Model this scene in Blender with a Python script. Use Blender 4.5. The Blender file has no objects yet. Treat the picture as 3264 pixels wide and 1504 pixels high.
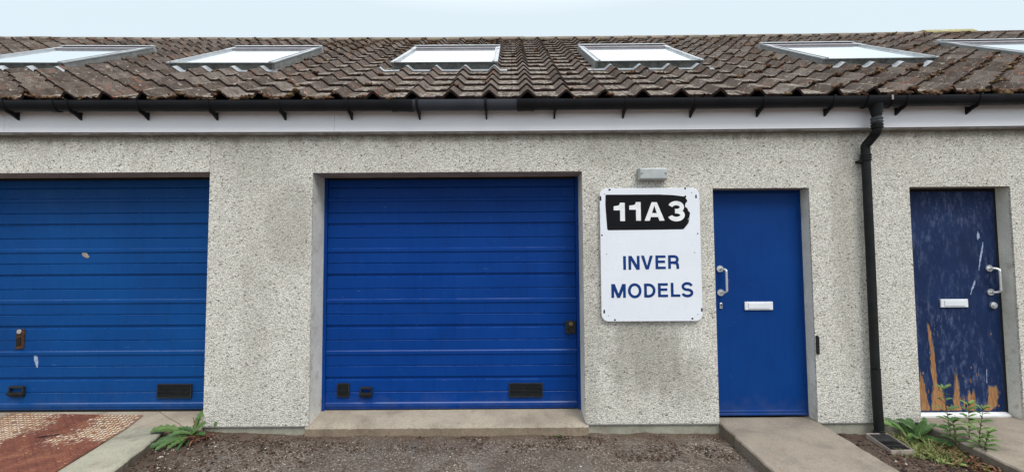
import bpy, bmesh, math, random
from math import radians, sin, cos, pi, tan
from mathutils import Vector, Matrix, noise

random.seed(7)
sc = bpy.context.scene

# ------------------------------------------------------------------ camera
cam_d = bpy.data.cameras.new('camera')
cam_d.sensor_width = 36.0
cam_d.lens = 36.0 * 1450 / 3264
cam_d.clip_start = 0.05
cam_d.clip_end = 2000
cam = bpy.data.objects.new('camera', cam_d)
sc.collection.objects.link(cam)
Rm = Matrix.Rotation(radians(90 + 2.947), 4, 'X') @ Matrix.Rotation(-0.0064, 4, 'Z')
cam.matrix_world = Matrix.Translation((0, -4.02, 1.43)) @ Rm
sc.camera = cam

# ------------------------------------------------------------------ sky and sun (overcast day)
SUN_EL, SUN_AZ = radians(52), radians(148)       # azimuth clockwise from +y: high, behind the camera and to its right
world = bpy.data.worlds.new('World')
sc.world = world
world.use_nodes = True
nt = world.node_tree
nt.nodes.clear()
w_out = nt.nodes.new('ShaderNodeOutputWorld')
w_bg = nt.nodes.new('ShaderNodeBackground')
w_bg.inputs['Strength'].default_value = 0.1
sky = nt.nodes.new('ShaderNodeTexSky')
sky.sky_type = 'NISHITA'
sky.sun_disc = False
sky.sun_elevation = SUN_EL
sky.sun_rotation = SUN_AZ
sky.dust_density = 3.0
w_tc = nt.nodes.new('ShaderNodeTexCoord')
w_sep = nt.nodes.new('ShaderNodeSeparateXYZ')
nt.links.new(w_tc.outputs['Generated'], w_sep.inputs[0])
w_mr = nt.nodes.new('ShaderNodeMapRange')
w_mr.inputs['From Min'].default_value = 0.48
w_mr.inputs['From Max'].default_value = 1.0
nt.links.new(w_sep.outputs['Z'], w_mr.inputs['Value'])
w_cl = nt.nodes.new('ShaderNodeMix')
w_cl.data_type = 'RGBA'
nt.links.new(w_mr.outputs[0], w_cl.inputs['Factor'])
w_cl.inputs[6].default_value = (6.45, 7.45, 8.0, 1)         # cloud layer low over the roof
w_cl.inputs[7].default_value = (22.0, 22.6, 23.0, 1)       # brighter overhead
w_mix = nt.nodes.new('ShaderNodeMix')
w_mix.data_type = 'RGBA'
w_mix.inputs['Factor'].default_value = 0.9
nt.links.new(sky.outputs[0], w_mix.inputs[6])
nt.links.new(w_cl.outputs[2], w_mix.inputs[7])
nt.links.new(w_mix.outputs[2], w_bg.inputs['Color'])
nt.links.new(w_bg.outputs[0], w_out.inputs[0])

sun_d = bpy.data.lights.new('sun', 'SUN')
sun_d.energy = 1.5
sun_d.angle = radians(25)
sun_d.color = (1.0, 0.965, 0.92)
sun = bpy.data.objects.new('sun', sun_d)
sc.collection.objects.link(sun)
sdir = Vector((sin(SUN_AZ) * cos(SUN_EL), cos(SUN_AZ) * cos(SUN_EL), sin(SUN_EL)))
sun.rotation_euler = (-sdir).to_track_quat('-Z', 'Y').to_euler()

sc.view_settings.view_transform = 'Standard'
sc.view_settings.look = 'None'
sc.view_settings.gamma = 1
sc.view_settings.exposure = 0.35


# ------------------------------------------------------------------ node helper
class Mat:
    def __init__(s, name, rough=0.6, spec=0.5, metal=0.0):
        s.m = bpy.data.materials.new(name)
        s.m.use_nodes = True
        s.t = s.m.node_tree
        s.b = s.t.nodes['Principled BSDF']
        s.b.inputs['Roughness'].default_value = rough
        s.b.inputs['Specular IOR Level'].default_value = spec
        s.b.inputs['Metallic'].default_value = metal
        tc = s.t.nodes.new('ShaderNodeTexCoord')
        s.co = tc.outputs['Object']

    def put(s, inp, v):
        if hasattr(v, 'is_linked') or isinstance(v, bpy.types.NodeSocket):
            s.t.links.new(v, inp)
        elif isinstance(v, (tuple, list)) and len(v) == 3 and inp.type == 'RGBA':
            inp.default_value = (*v, 1)
        else:
            inp.default_value = v

    def scale(s, sx, sy, sz, rot=(0, 0, 0)):
        n = s.t.nodes.new('ShaderNodeMapping')
        s.put(n.inputs['Vector'], s.co)
        n.inputs['Scale'].default_value = (sx, sy, sz)
        n.inputs['Rotation'].default_value = rot
        return n.outputs[0]

    def noise(s, sc_, det=3, rough=0.55, vec=None, out=0, dist=0.0):
        n = s.t.nodes.new('ShaderNodeTexNoise')
        s.put(n.inputs['Vector'], vec or s.co)
        n.inputs['Scale'].default_value = sc_
        n.inputs['Detail'].default_value = det
        n.inputs['Roughness'].default_value = rough
        n.inputs['Distortion'].default_value = dist
        return n.outputs[out]

    def voro(s, sc_, feat='F1', vec=None, out='Distance', rnd=1.0):
        n = s.t.nodes.new('ShaderNodeTexVoronoi')
        n.feature = feat
        s.put(n.inputs['Vector'], vec or s.co)
        n.inputs['Scale'].default_value = sc_
        n.inputs['Randomness'].default_value = rnd
        return n.outputs[out]

    def ramp(s, fac, stops, interp='LINEAR'):
        n = s.t.nodes.new('ShaderNodeValToRGB')
        n.color_ramp.interpolation = interp
        e = n.color_ramp.elements
        while len(e) < len(stops):
            e.new(0.5)
        for i, (p, c) in enumerate(stops):
            e[i].position = p
            e[i].color = (*c, 1) if isinstance(c, (tuple, list)) else (c, c, c, 1)
        s.put(n.inputs[0], fac)
        return n.outputs[0]

    def mix(s, fac, a, b, mode='MIX'):
        n = s.t.nodes.new('ShaderNodeMix')
        n.data_type = 'RGBA'
        n.blend_type = mode
        s.put(n.inputs[0], fac)
        s.put(n.inputs[6], a)
        s.put(n.inputs[7], b)
        return n.outputs[2]

    def math(s, op, a, b=0.0, clamp=False):
        n = s.t.nodes.new('ShaderNodeMath')
        n.operation = op
        n.use_clamp = clamp
        s.put(n.inputs[0], a)
        s.put(n.inputs[1], b)
        return n.outputs[0]

    def sep(s, v=None):
        n = s.t.nodes.new('ShaderNodeSeparateXYZ')
        s.put(n.inputs[0], v or s.co)
        return n.outputs

    def attr(s, name):
        n = s.t.nodes.new('ShaderNodeAttribute')
        n.attribute_name = name
        return n.outputs['Fac']

    def bump(s, h, strength=0.5, dist=0.01):
        n = s.t.nodes.new('ShaderNodeBump')
        n.inputs['Strength'].default_value = strength
        n.inputs['Distance'].default_value = dist
        s.put(n.inputs['Height'], h)
        s.t.links.new(n.outputs[0], s.b.inputs['Normal'])

    def col(s, c):
        s.put(s.b.inputs['Base Color'], c)
        return s

    def rough(s, r):
        s.put(s.b.inputs['Roughness'], r)


def plain(name, c, rough=0.6, spec=0.5, metal=0.0, var=0.15, vs=8.0, bump=0.0, bs=60.0):
    """a paint / plastic / metal with slight wear so that it is never uniform"""
    M = Mat(name, rough, spec, metal)
    n = M.noise(vs, 5, 0.6)
    lo = tuple(x * (1 - var) for x in c)
    hi = tuple(min(1, x * (1 + var)) for x in c)
    M.col(M.ramp(n, [(0.3, lo), (0.7, hi)]))
    M.rough(M.ramp(M.noise(vs * 3, 4), [(0.3, max(0, rough - .08)), (0.7, min(1, rough + .1))]))
    if bump:
        M.bump(M.noise(bs, 3), bump, 0.003)
    return M.m


def roughcast(name, tone):
    M = Mat(name, 0.85, 0.3)
    sq = M.scale(1, 1, 1.25)
    wob = M.noise(55, 2, 0.5, out=1)
    v = M.t.nodes.new('ShaderNodeMix'); v.data_type = 'VECTOR'
    v.inputs[0].default_value = 0.014
    M.put(v.inputs[4], sq); M.put(v.inputs[5], wob)
    vec = v.outputs[1]
    cells = M.voro(80, 'F1', vec, 'Color')
    dist = M.voro(80, 'F1', vec, 'Distance')
    cr = M.sep(cells)[0]
    a = tuple(x * tone for x in (0.80, 0.765, 0.69))
    peb = M.ramp(cr, [(0.0, (0.08, 0.072, 0.062)), (0.02, (0.22, 0.20, 0.17)), (0.045, tuple(x * .70 for x in a)), (0.3, tuple(x * .88 for x in a)), (0.55, a), (0.8, tuple(min(.95, x * 1.12) for x in a)), (1.0, (0.90 * tone, 0.88 * tone, 0.85 * tone))])
    gap = M.ramp(dist, [(0.42, 0.0), (0.68, 1.0)])
    col = M.mix(M.math('MULTIPLY', gap, 0.6), peb, tuple(x * .34 for x in a))
    # sparse black stones
    dk = M.voro(30, 'F1', vec, 'Distance')
    col = M.mix(M.ramp(dk, [(0.05, 0.7), (0.09, 0.0)]), col, (0.04, 0.035, 0.03))
    big = M.noise(1.6, 4, 0.6)
    col = M.mix(M.ramp(big, [(0.35, 0.0), (0.72, 0.26)]), col, (0.36, 0.32, 0.25))
    # grime washed out from under the eaves board
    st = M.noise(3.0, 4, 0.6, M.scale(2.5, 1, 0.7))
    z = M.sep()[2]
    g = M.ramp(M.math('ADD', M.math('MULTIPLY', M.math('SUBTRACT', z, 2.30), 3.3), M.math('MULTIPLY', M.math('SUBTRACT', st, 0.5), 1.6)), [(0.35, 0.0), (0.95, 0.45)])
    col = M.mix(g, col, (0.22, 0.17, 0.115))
    eave_grime_shade = M.ramp(M.math('ADD', M.math('MULTIPLY', M.math('SUBTRACT', z, 2.44), 9.0), M.math('MULTIPLY', M.math('SUBTRACT', M.noise(5, 5, 0.65, M.scale(2, 1, 0.6)), 0.5), 1.5)), [(0.3, 0.0), (1.0, 0.6)])  # narrow grime band below the soffit, with the eave shadow painted in
    col = M.mix(eave_grime_shade, col, (0.10, 0.072, 0.05))
    # grime where rain runs below the sign, on the piers and at the foot of the wall
    x = M.sep()[0]
    gn = M.math('MULTIPLY', M.math('SUBTRACT', M.noise(5.5, 5, 0.65, M.scale(1.5, 1, 0.55)), 0.5), 2.2)
    for cx, cz, rx, rz, amt in ((1.15, .60, .40, .40, .50), (1.5, .35, .25, .3, .3), (-2.25, 1.0, .16, .8, .16), (-1.95, 1.75, .28, .45, .30), (.68, .9, .10, 1.2, .3), (2.95, 1.6, .14, 1.3, .30), (1.2, 2.35, .9, .16, .25), (-2.3, 2.3, .3, .3, .25)):
        dx = M.math('DIVIDE', M.math('SUBTRACT', x, cx), rx)
        dzz = M.math('DIVIDE', M.math('SUBTRACT', z, cz), rz)
        rr = M.math('ADD', M.math('MULTIPLY', dx, dx), M.math('MULTIPLY', dzz, dzz))
        col = M.mix(M.ramp(M.math('SUBTRACT', M.math('SUBTRACT', 1.2, rr), gn), [(0.1, 0.0), (1.0, amt)]), col, (0.20, 0.185, 0.145))
    # green-grey damp patches
    dp = M.ramp(M.noise(2.3, 5, 0.65, M.scale(1.6, 1, 0.6)), [(0.60, 0.0), (0.75, 0.35)])
    col = M.mix(dp, col, (0.26, 0.25, 0.18))
    M.col(col)
    h = M.math('ADD', M.math('MULTIPLY', dist, -1.0), M.math('MULTIPLY', M.noise(160, 2), 0.5))
    M.bump(h, 0.75, 0.006)
    return M.m


def concrete(name, c, dark, moss=0.0):
    M = Mat(name, 0.85, 0.25)
    n1 = M.noise(2.6, 6, 0.65, dist=0.4)
    n2 = M.noise(90, 3, 0.7)
    col = M.ramp(n1, [(0.3, dark), (0.52, c), (0.75, tuple(x * 1.22 for x in c))])
    col = M.mix(M.ramp(n2, [(0.30, 0.55), (0.5, 0.0)]), col, tuple(x * .55 for x in dark))
    col = M.mix(M.ramp(n2, [(0.62, 0.0), (0.74, 0.5)]), col, tuple(min(.7, x * 1.6) for x in c))
    st = M.ramp(M.noise(7, 5, 0.6), [(0.58, 0.0), (0.68, 0.35)])
    col = M.mix(st, col, (0.20, 0.13, 0.09))
    if moss:
        mm = M.ramp(M.noise(5, 6, 0.7), [(0.5, 0.0), (0.62, moss)])
        col = M.mix(mm, col, (0.10, 0.115, 0.06))
    M.col(col)
    M.bump(M.math('ADD', M.noise(25, 4, 0.6), M.math('MULTIPLY', n2, 0.6)), 0.55, 0.006)
    return M.m


def asphalt():
    M = Mat('asphalt', 0.9, 0.2)
    st = M.voro(95, 'F1', out='Color')
    sd = M.voro(95, 'F1', out='Distance')
    r = M.sep(st)[0]
    col = M.ramp(r, [(0.0, (0.045, 0.035, 0.028)), (0.3, (0.125, 0.097, 0.078)), (0.62, (0.19, 0.152, 0.124)), (0.86, (0.27, 0.22, 0.18)), (0.97, (0.42, 0.36, 0.30)), (1.0, (0.5, 0.44, 0.38))])
    col = M.mix(M.ramp(sd, [(0.38, 0.0), (0.75, 0.65)]), col, (0.075, 0.06, 0.05))
    b = M.noise(1.9, 5, 0.6)
    col = M.mix(M.ramp(b, [(0.38, 0.55), (0.62, 0.0)]), col, (0.075, 0.058, 0.05))
    col = M.mix(M.ramp(M.noise(4.2, 5, 0.65), [(0.5, 0.0), (0.7, 0.45)]), col, (0.19, 0.175, 0.165))
    pt = M.ramp(M.noise(3.1, 6, 0.7, dist=0.8), [(0.56, 0.0), (0.68, 0.7)])
    col = M.mix(pt, col, (0.05, 0.036, 0.028))
    # soil washed up against the wall
    y = M.sep()[1]
    s = M.math('ADD', M.math('MULTIPLY', y, 3.2), M.math('MULTIPLY', M.noise(5, 5, 0.65), 1.6))
    col = M.mix(M.ramp(s, [(0.22, 0.0), (0.75, 0.75)]), col, (0.10, 0.066, 0.044))
    # bare soil at both ends
    x = M.math('ABSOLUTE', M.math('ADD', M.sep()[0], -0.1))
    s2 = M.math('ADD', M.math('SUBTRACT', x, 2.35), M.math('MULTIPLY', M.math('SUBTRACT', M.noise(4, 5, 0.65), 0.5), 1.2))
    col = M.mix(M.ramp(s2, [(0.0, 0.0), (0.3, 0.8)]), col, (0.07, 0.047, 0.035))
    M.col(col)
    h = M.math('ADD', M.math('MULTIPLY', sd, -0.9), M.math('MULTIPLY', M.noise(38, 4, 0.65), 1.2))
    M.bump(h, 0.9, 0.007)
    return M.m


def tile_mat(name, edge=False):
    M = Mat(name, 0.88, 0.12)
    t = M.attr('tint')
    if edge:
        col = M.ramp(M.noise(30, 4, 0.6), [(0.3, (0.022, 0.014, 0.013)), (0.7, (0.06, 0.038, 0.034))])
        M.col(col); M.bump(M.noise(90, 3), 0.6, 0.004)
        return M.m
    col = M.ramp(t, [(0.0, (0.045, 0.034, 0.028)), (0.35, (0.080, 0.062, 0.052)), (0.7, (0.114, 0.091, 0.077)), (1.0, (0.155, 0.132, 0.114))])
    n = M.noise(9, 6, 0.68)
    col = M.mix(M.ramp(n, [(0.36, 0.7), (0.56, 0.0)]), col, (0.035, 0.022, 0.016))
    # pale lichen crust, stronger on the flat pans
    li = M.noise(22, 6, 0.7, dist=0.6)
    pan = M.attr('pan')
    lf = M.ramp(M.math('ADD', li, M.math('MULTIPLY', pan, 0.09)), [(0.585, 0.0), (0.68, 0.65)])
    col = M.mix(lf, col, (0.46, 0.42, 0.36))
    sp = M.ramp(M.voro(34, 'F1'), [(0.09, 0.8), (0.14, 0.0)])
    col = M.mix(sp, col, (0.5, 0.48, 0.42))
    orr = M.ramp(M.noise(3.5, 3, 0.5), [(0.52, 0.0), (0.66, 1.0)])
    o2 = M.ramp(M.noise(26, 5, 0.65), [(0.55, 0.0), (0.64, 0.75)])
    col = M.mix(M.math('MULTIPLY', orr, o2), col, (0.34, 0.10, 0.03))
    rd = M.ramp(M.noise(14, 5, 0.7), [(0.60, 0.0), (0.70, 0.6)])
    col = M.mix(rd, col, (0.13, 0.05, 0.028))
    M.col(col)
    M.bump(M.math('ADD', M.noise(60, 5, 0.7), M.math('MULTIPLY', li, 0.6)), 0.7, 0.006)
    return M.m


def blue_paint(name, c, fade, dirty=0.25, gloss=False):
    M = Mat(name, 0.45, 0.11)
    n = M.noise(1.3, 4, 0.6)
    col = M.ramp(n, [(0.3, c), (0.7, fade)])
    st = M.noise(7, 5, 0.6, M.scale(3.5, 1, 0.35))
    col = M.mix(M.ramp(st, [(0.5, 0.0), (0.78, dirty)]), col, tuple(x * .45 for x in c))
    # dust kicked up along the bottom, small scuffs
    zz = M.sep()[2]
    du = M.math('ADD', M.math('MULTIPLY', M.math('SUBTRACT', 0.30, zz), 2.2), M.math('MULTIPLY', M.math('SUBTRACT', M.noise(9, 5, 0.7), 0.5), 1.2))
    col = M.mix(M.ramp(du, [(0.25, 0.0), (0.95, 0.22)]), col, (0.16, 0.15, 0.15))
    scf = M.math('MULTIPLY', M.ramp(M.noise(26, 3, 0.6, M.scale(0.4, 1, 2.2)), [(0.69, 0.0), (0.74, 0.35)]), M.ramp(M.noise(2.4, 2), [(0.5, 0.0), (0.62, 1.0)]))
    col = M.mix(scf, col, (0.22, 0.30, 0.46))
    sp = M.noise(300, 2, 0.6)
    col = M.mix(M.ramp(sp, [(0.5, 0.0), (0.8, 0.22)]), col, tuple(min(1, x * 1.9 + .01) for x in fade))
    M.col(col)
    if gloss:
        M.b.inputs['Specular IOR Level'].default_value = 0.9
        M.rough(M.ramp(M.noise(5, 4), [(0.3, 0.18), (0.7, 0.4)]))
    else:
        M.rough(M.ramp(M.noise(5, 4), [(0.3, 0.36), (0.7, 0.55)]))
    M.bump(M.math('ADD', M.noise(2.2, 2), M.math('MULTIPLY', M.noise(260, 2), 0.06)), 0.25, 0.008)
    return M.m


def worn_navy():
    M = Mat('worn_navy_paint', 0.6, 0.18)
    col = M.ramp(M.noise(2.5, 5, 0.6), [(0.3, (0.006, 0.016, 0.058)), (0.7, (0.009, 0.027, 0.095))])
    sc1 = M.noise(9, 8, 0.75, M.scale(2.2, 1, 0.8))
    zone = M.noise(2.2, 3, 0.5)
    f = M.math('MULTIPLY', M.ramp(sc1, [(0.50, 0.0), (0.70, 0.6)]), M.ramp(zone, [(0.35, 0.1), (0.6, 1.0)]))
    col = M.mix(f, col, (0.16, 0.20, 0.34))
    sc2 = M.noise(38, 6, 0.75, M.scale(2.0, 1, 0.30))
    col = M.mix(M.math('MULTIPLY', M.ramp(sc2, [(0.60, 0.0), (0.70, 0.6)]), M.ramp(zone, [(0.4, 0.15), (0.6, 1.0)])), col, (0.25, 0.29, 0.42))
    M.col(col)
    M.bump(M.noise(70, 5, 0.7), 0.4, 0.003)
    return M.m


def bare_wood():
    M = Mat('weathered_bare_wood', 0.8, 0.25)
    g = M.noise(30, 5, 0.65, M.scale(3, 1, 0.35))
    M.col(M.ramp(g, [(0.25, (0.10, 0.05, 0.025)), (0.42, (0.27, 0.125, 0.05)), (0.6, (0.38, 0.195, 0.085)), (0.8, (0.24, 0.165, 0.11))]))
    M.bump(g, 0.6, 0.004)
    return M.m


def rust_plate():
    M = Mat('rusty_tread_paint', 0.75, 0.3)
    x, y, z = M.sep()[0], M.sep()[1], M.sep()[2]
    # paint survives in two zones of the plate, rust runs between them and below
    fl = M.math('MULTIPLY', M.math('SUBTRACT', -0.05, x), 2.6)
    fr = M.math('MULTIPLY', M.math('MINIMUM', M.math('SUBTRACT', x, 0.24), M.math('SUBTRACT', y, 0.16)), 2.6)
    w = M.math('MULTIPLY', M.math('SUBTRACT', M.noise(3.4, 5, 0.6), 0.5), 1.5)
    f = M.math('ADD', M.math('MAXIMUM', fl, fr), w)
    fine = M.math('MULTIPLY', M.math('SUBTRACT', M.noise(22, 6, 0.75), 0.5), 2.0)
    m = M.ramp(M.math('ADD', f, fine), [(0.0, 0.0), (0.22, 1.0)])
    m = M.math('MULTIPLY', m, M.math('ADD', 0.72, M.math('MULTIPLY', M.attr('lift'), 0.28)))
    lift = M.attr('lift')
    rust = M.ramp(M.noise(6, 5, 0.6), [(0.3, (0.10, 0.034, 0.024)), (0.55, (0.18, 0.064, 0.040)), (0.75, (0.25, 0.11, 0.06))])
    paint = M.ramp(M.noise(18, 4, 0.6), [(0.3, (0.50, 0.30, 0.15)), (0.5, (0.66, 0.53, 0.38)), (0.7, (0.70, 0.64, 0.54))])
    paint = M.mix(M.math('SUBTRACT', 0.82, M.math('MULTIPLY', lift, 0.82)), paint, (0.13, 0.06, 0.035))  # paint darkened between the treads in place of their small shadows
    col = M.mix(m, rust, paint)
    sp = M.ramp(M.noise(60, 4, 0.7), [(0.62, 0.0), (0.68, 0.85)])
    col = M.mix(sp, col, (0.30, 0.12, 0.05))
    sp2 = M.math('MULTIPLY', M.ramp(M.noise(34, 4, 0.75, M.scale(0.5, 1.5, 1)), [(0.60, 0.0), (0.66, 0.9)]), 1.0)
    col = M.mix(M.math('MULTIPLY', sp2, M.math('ADD', 0.2, lift)), col, (0.50, 0.29, 0.15))
    M.col(col)
    M.bump(M.noise(60, 5, 0.7), 0.5, 0.003)
    return M.m


def leaf_mat(name, c1, c2, c3):
    M = Mat(name, 0.55, 0.35)
    t = M.attr('tint')
    n = M.noise(40, 4, 0.6)
    col = M.ramp(M.math('ADD', M.math('MULTIPLY', t, 0.6), M.math('MULTIPLY', n, 0.5)), [(0.2, c1), (0.55, c2), (0.9, c3)])
    col = M.mix(M.ramp(M.noise(22, 4, 0.7), [(0.58, 0.0), (0.7, 0.55)]), col, tuple(min(1, a_ * 1.5 + .02) for a_ in c3))
    col = M.mix(M.ramp(M.noise(70, 3, 0.6), [(0.66, 0.0), (0.72, 0.6)]), col, (0.06, 0.035, 0.015))
    M.col(col)
    M.bump(M.noise(90, 3), 0.4, 0.002)
    return M.m


def stones(name, stops, rough=0.85):
    M = Mat(name, rough, 0.3)
    M.col(M.ramp(M.attr('tint'), stops))
    M.bump(M.noise(150, 3), 0.4, 0.002)
    return M.m


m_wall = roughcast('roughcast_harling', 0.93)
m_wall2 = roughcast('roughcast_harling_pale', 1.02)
m_plinth = concrete('plinth_concrete', (0.34, 0.325, 0.265), (0.22, 0.21, 0.17), 0.2)
m_ramp = concrete('ramp_concrete', (0.275, 0.235, 0.19), (0.175, 0.15, 0.122), 0.0)
m_slab = concrete('slab_concrete', (0.37, 0.35, 0.275), (0.235, 0.23, 0.18), 0.12)
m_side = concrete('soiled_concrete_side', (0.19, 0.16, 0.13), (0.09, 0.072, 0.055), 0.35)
m_sill = concrete('sill_concrete', (0.36, 0.31, 0.245), (0.22, 0.18, 0.14), 0.0)
m_edge = concrete('sill_edge_concrete', (0.24, 0.185, 0.135), (0.12, 0.088, 0.062), 0.3)
m_reveal = concrete('smooth_render', (0.74, 0.72, 0.65), (0.60, 0.58, 0.52), 0.0)
m_soffit = concrete('lintel_concrete', (0.42, 0.35, 0.30), (0.30, 0.24, 0.20), 0.0)
m_asph = asphalt()
m_tile = tile_mat('roof_tile')
m_tedge = tile_mat('roof_tile_edge', True)
m_ridge = concrete('ridge_tile', (0.19, 0.15, 0.115), (0.11, 0.084, 0.064), 0.3)
m_ridgem = concrete('mossy_ridge_tile', (0.36, 0.32, 0.16), (0.20, 0.17, 0.09), 0.3)
m_moss = stones('dry_moss', [(0.0, (0.04, 0.022, 0.014)), (0.4, (0.10, 0.055, 0.032)), (0.8, (0.155, 0.088, 0.05)), (1.0, (0.16, 0.12, 0.06))], 1.0)
m_mossg = stones('yellow_moss', [(0.0, (0.13, 0.12, 0.035)), (0.6, (0.30, 0.27, 0.09)), (1.0, (0.42, 0.36, 0.14))], 1.0)
m_under = plain('roof_felt', (0.012, 0.011, 0.011), 0.95, 0.1)
m_fascia = plain('white_pvc_board', (0.90, 0.89, 0.93), 0.4, 0.4, 0, 0.02, 2.0)
m_soff = plain('grey_mortar_strip', (0.24, 0.225, 0.21), 0.9, 0.2, 0, 0.3, 14, 0.5)
m_gut = plain('black_gutter_plastic', (0.012, 0.0125, 0.015), 0.45, 0.16, 0, 0.3, 4)
m_gut2 = plain('dusty_gutter_plastic', (0.055, 0.06, 0.072), 0.55, 0.16, 0, 0.2, 4)
m_pipe = plain('black_pipe_plastic', (0.014, 0.0145, 0.015), 0.5, 0.16, 0, 0.4, 9)
m_pipe2 = plain('chalked_collar_plastic', (0.06, 0.065, 0.07), 0.6, 0.3, 0, 0.6, 30)
m_blueA = blue_paint('faded_blue_door_paint', (0.003, 0.047, 0.19), (0.004, 0.066, 0.25))
m_blueB = blue_paint('blue_door_paint', (0.0012, 0.035, 0.195), (0.002, 0.047, 0.25), 0.3)
m_ribA = blue_paint('rib_highlight_faded_blue', (0.003, 0.047, 0.19), (0.004, 0.066, 0.25), 0.2, True)  # glossier copy of the door paint, puts bright highlights on upward rib edges
m_ribB = blue_paint('rib_highlight_blue', (0.0012, 0.035, 0.195), (0.002, 0.047, 0.25), 0.2, True)
m_blueC = blue_paint('flush_door_blue_paint', (0.002, 0.033, 0.165), (0.003, 0.044, 0.205), 0.2)
m_navy = worn_navy()
m_wood = bare_wood()
m_seal = plain('black_rubber', (0.01, 0.01, 0.01), 0.7, 0.3)
m_vent = plain('grey_black_vent_plastic', (0.022, 0.023, 0.024), 0.6, 0.2, 0, 0.3, 20)
m_brass = plain('dull_brass', (0.20, 0.16, 0.09), 0.4, 0.5, 0.8)
m_rustm = plain('rusty_steel', (0.07, 0.035, 0.02), 0.8, 0.3, 0.2, 0.6, 30, 0.5)
m_alu = plain('satin_aluminium', (0.72, 0.73, 0.74), 0.32, 0.5, 0.75, 0.08)
m_whitep = plain('white_letter_plate', (0.72, 0.74, 0.78), 0.35, 0.5, 0, 0.05)
m_white = plain('white_paint', (0.78, 0.79, 0.80), 0.5, 0.4, 0, 0.1, 20)
m_sign = plain('white_enamel', (0.76, 0.785, 0.84), 0.3, 0.5, 0, 0.03, 3)
m_signb = plain('black_vinyl', (0.006, 0.006, 0.008), 0.45, 0.12, 0, 0.2, 5)
m_signl = plain('blue_vinyl_letters', (0.004, 0.035, 0.17), 0.4, 0.2, 0, 0.12, 6)
m_lamp = plain('frosted_lamp_glass', (0.42, 0.44, 0.44), 0.3, 0.5, 0, 0.12, 12)
m_lampb = plain('lamp_screw_cap', (0.30, 0.31, 0.31), 0.4, 0.5, 0.3)
m_frame = plain('grey_window_cladding', (0.36, 0.38, 0.395), 0.38, 0.5, 0.4, 0.2, 6, 0.2)
m_framed = plain('weathered_window_cladding', (0.10, 0.105, 0.098), 0.7, 0.3, 0.2, 0.5, 16, 0.4)
m_kerb = plain('grey_window_kerb', (0.20, 0.205, 0.20), 0.55, 0.35, 0.2, 0.3, 10, 0.3)
m_flap = plain('mauve_grey_reflection_flap', (0.22, 0.205, 0.225), 0.6, 0.25, 0.1, 0.2, 8)
m_lead = plain('grey_lead_flashing', (0.34, 0.36, 0.38), 0.5, 0.4, 0.1, 0.2, 12, 0.3)
m_grate = plain('black_grating_plastic', (0.02, 0.02, 0.022), 0.55, 0.4, 0, 0.4, 30)
m_gframe = plain('pale_grating_frame', (0.36, 0.30, 0.27), 0.6, 0.3, 0, 0.2, 20)
m_plate = rust_plate()
m_leafA = leaf_mat('dandelion_leaf', (0.014, 0.038, 0.009), (0.033, 0.085, 0.018), (0.10, 0.16, 0.04))
m_leafB = leaf_mat('weed_leaf', (0.02, 0.055, 0.012), (0.055, 0.125, 0.028), (0.15, 0.24, 0.06))
m_grass = leaf_mat('grass_blade', (0.07, 0.11, 0.025), (0.17, 0.22, 0.06), (0.42, 0.38, 0.18))
m_litter = leaf_mat('dead_leaf', (0.045, 0.014, 0.010), (0.10, 0.032, 0.022), (0.20, 0.10, 0.05))
m_stem = leaf_mat('red_stem', (0.08, 0.025, 0.02), (0.14, 0.06, 0.035), (0.16, 0.14, 0.05))
m_grav = stones('pale_gravel', [(0.0, (0.12, 0.10, 0.085)), (0.4, (0.30, 0.25, 0.20)), (0.75, (0.55, 0.50, 0.42)), (1.0, (0.78, 0.74, 0.66))])
m_dirt = stones('dark_soil_crumb', [(0.0, (0.018, 0.012, 0.010)), (0.5, (0.055, 0.035, 0.026)), (1.0, (0.13, 0.085, 0.06))])
g = Mat('skylight_glass', 0.03, 0.5)
g.b.inputs['IOR'].default_value = 3.2
g.col((0.93, 0.96, 0.98))
g.b.inputs['Metallic'].default_value = 0.85   # mirror-like coated pane
g.bump(g.noise(1.5, 1), 0.03, 0.004)
m_glass = g.m


# ------------------------------------------------------------------ mesh helper
ORG = {}


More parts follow.
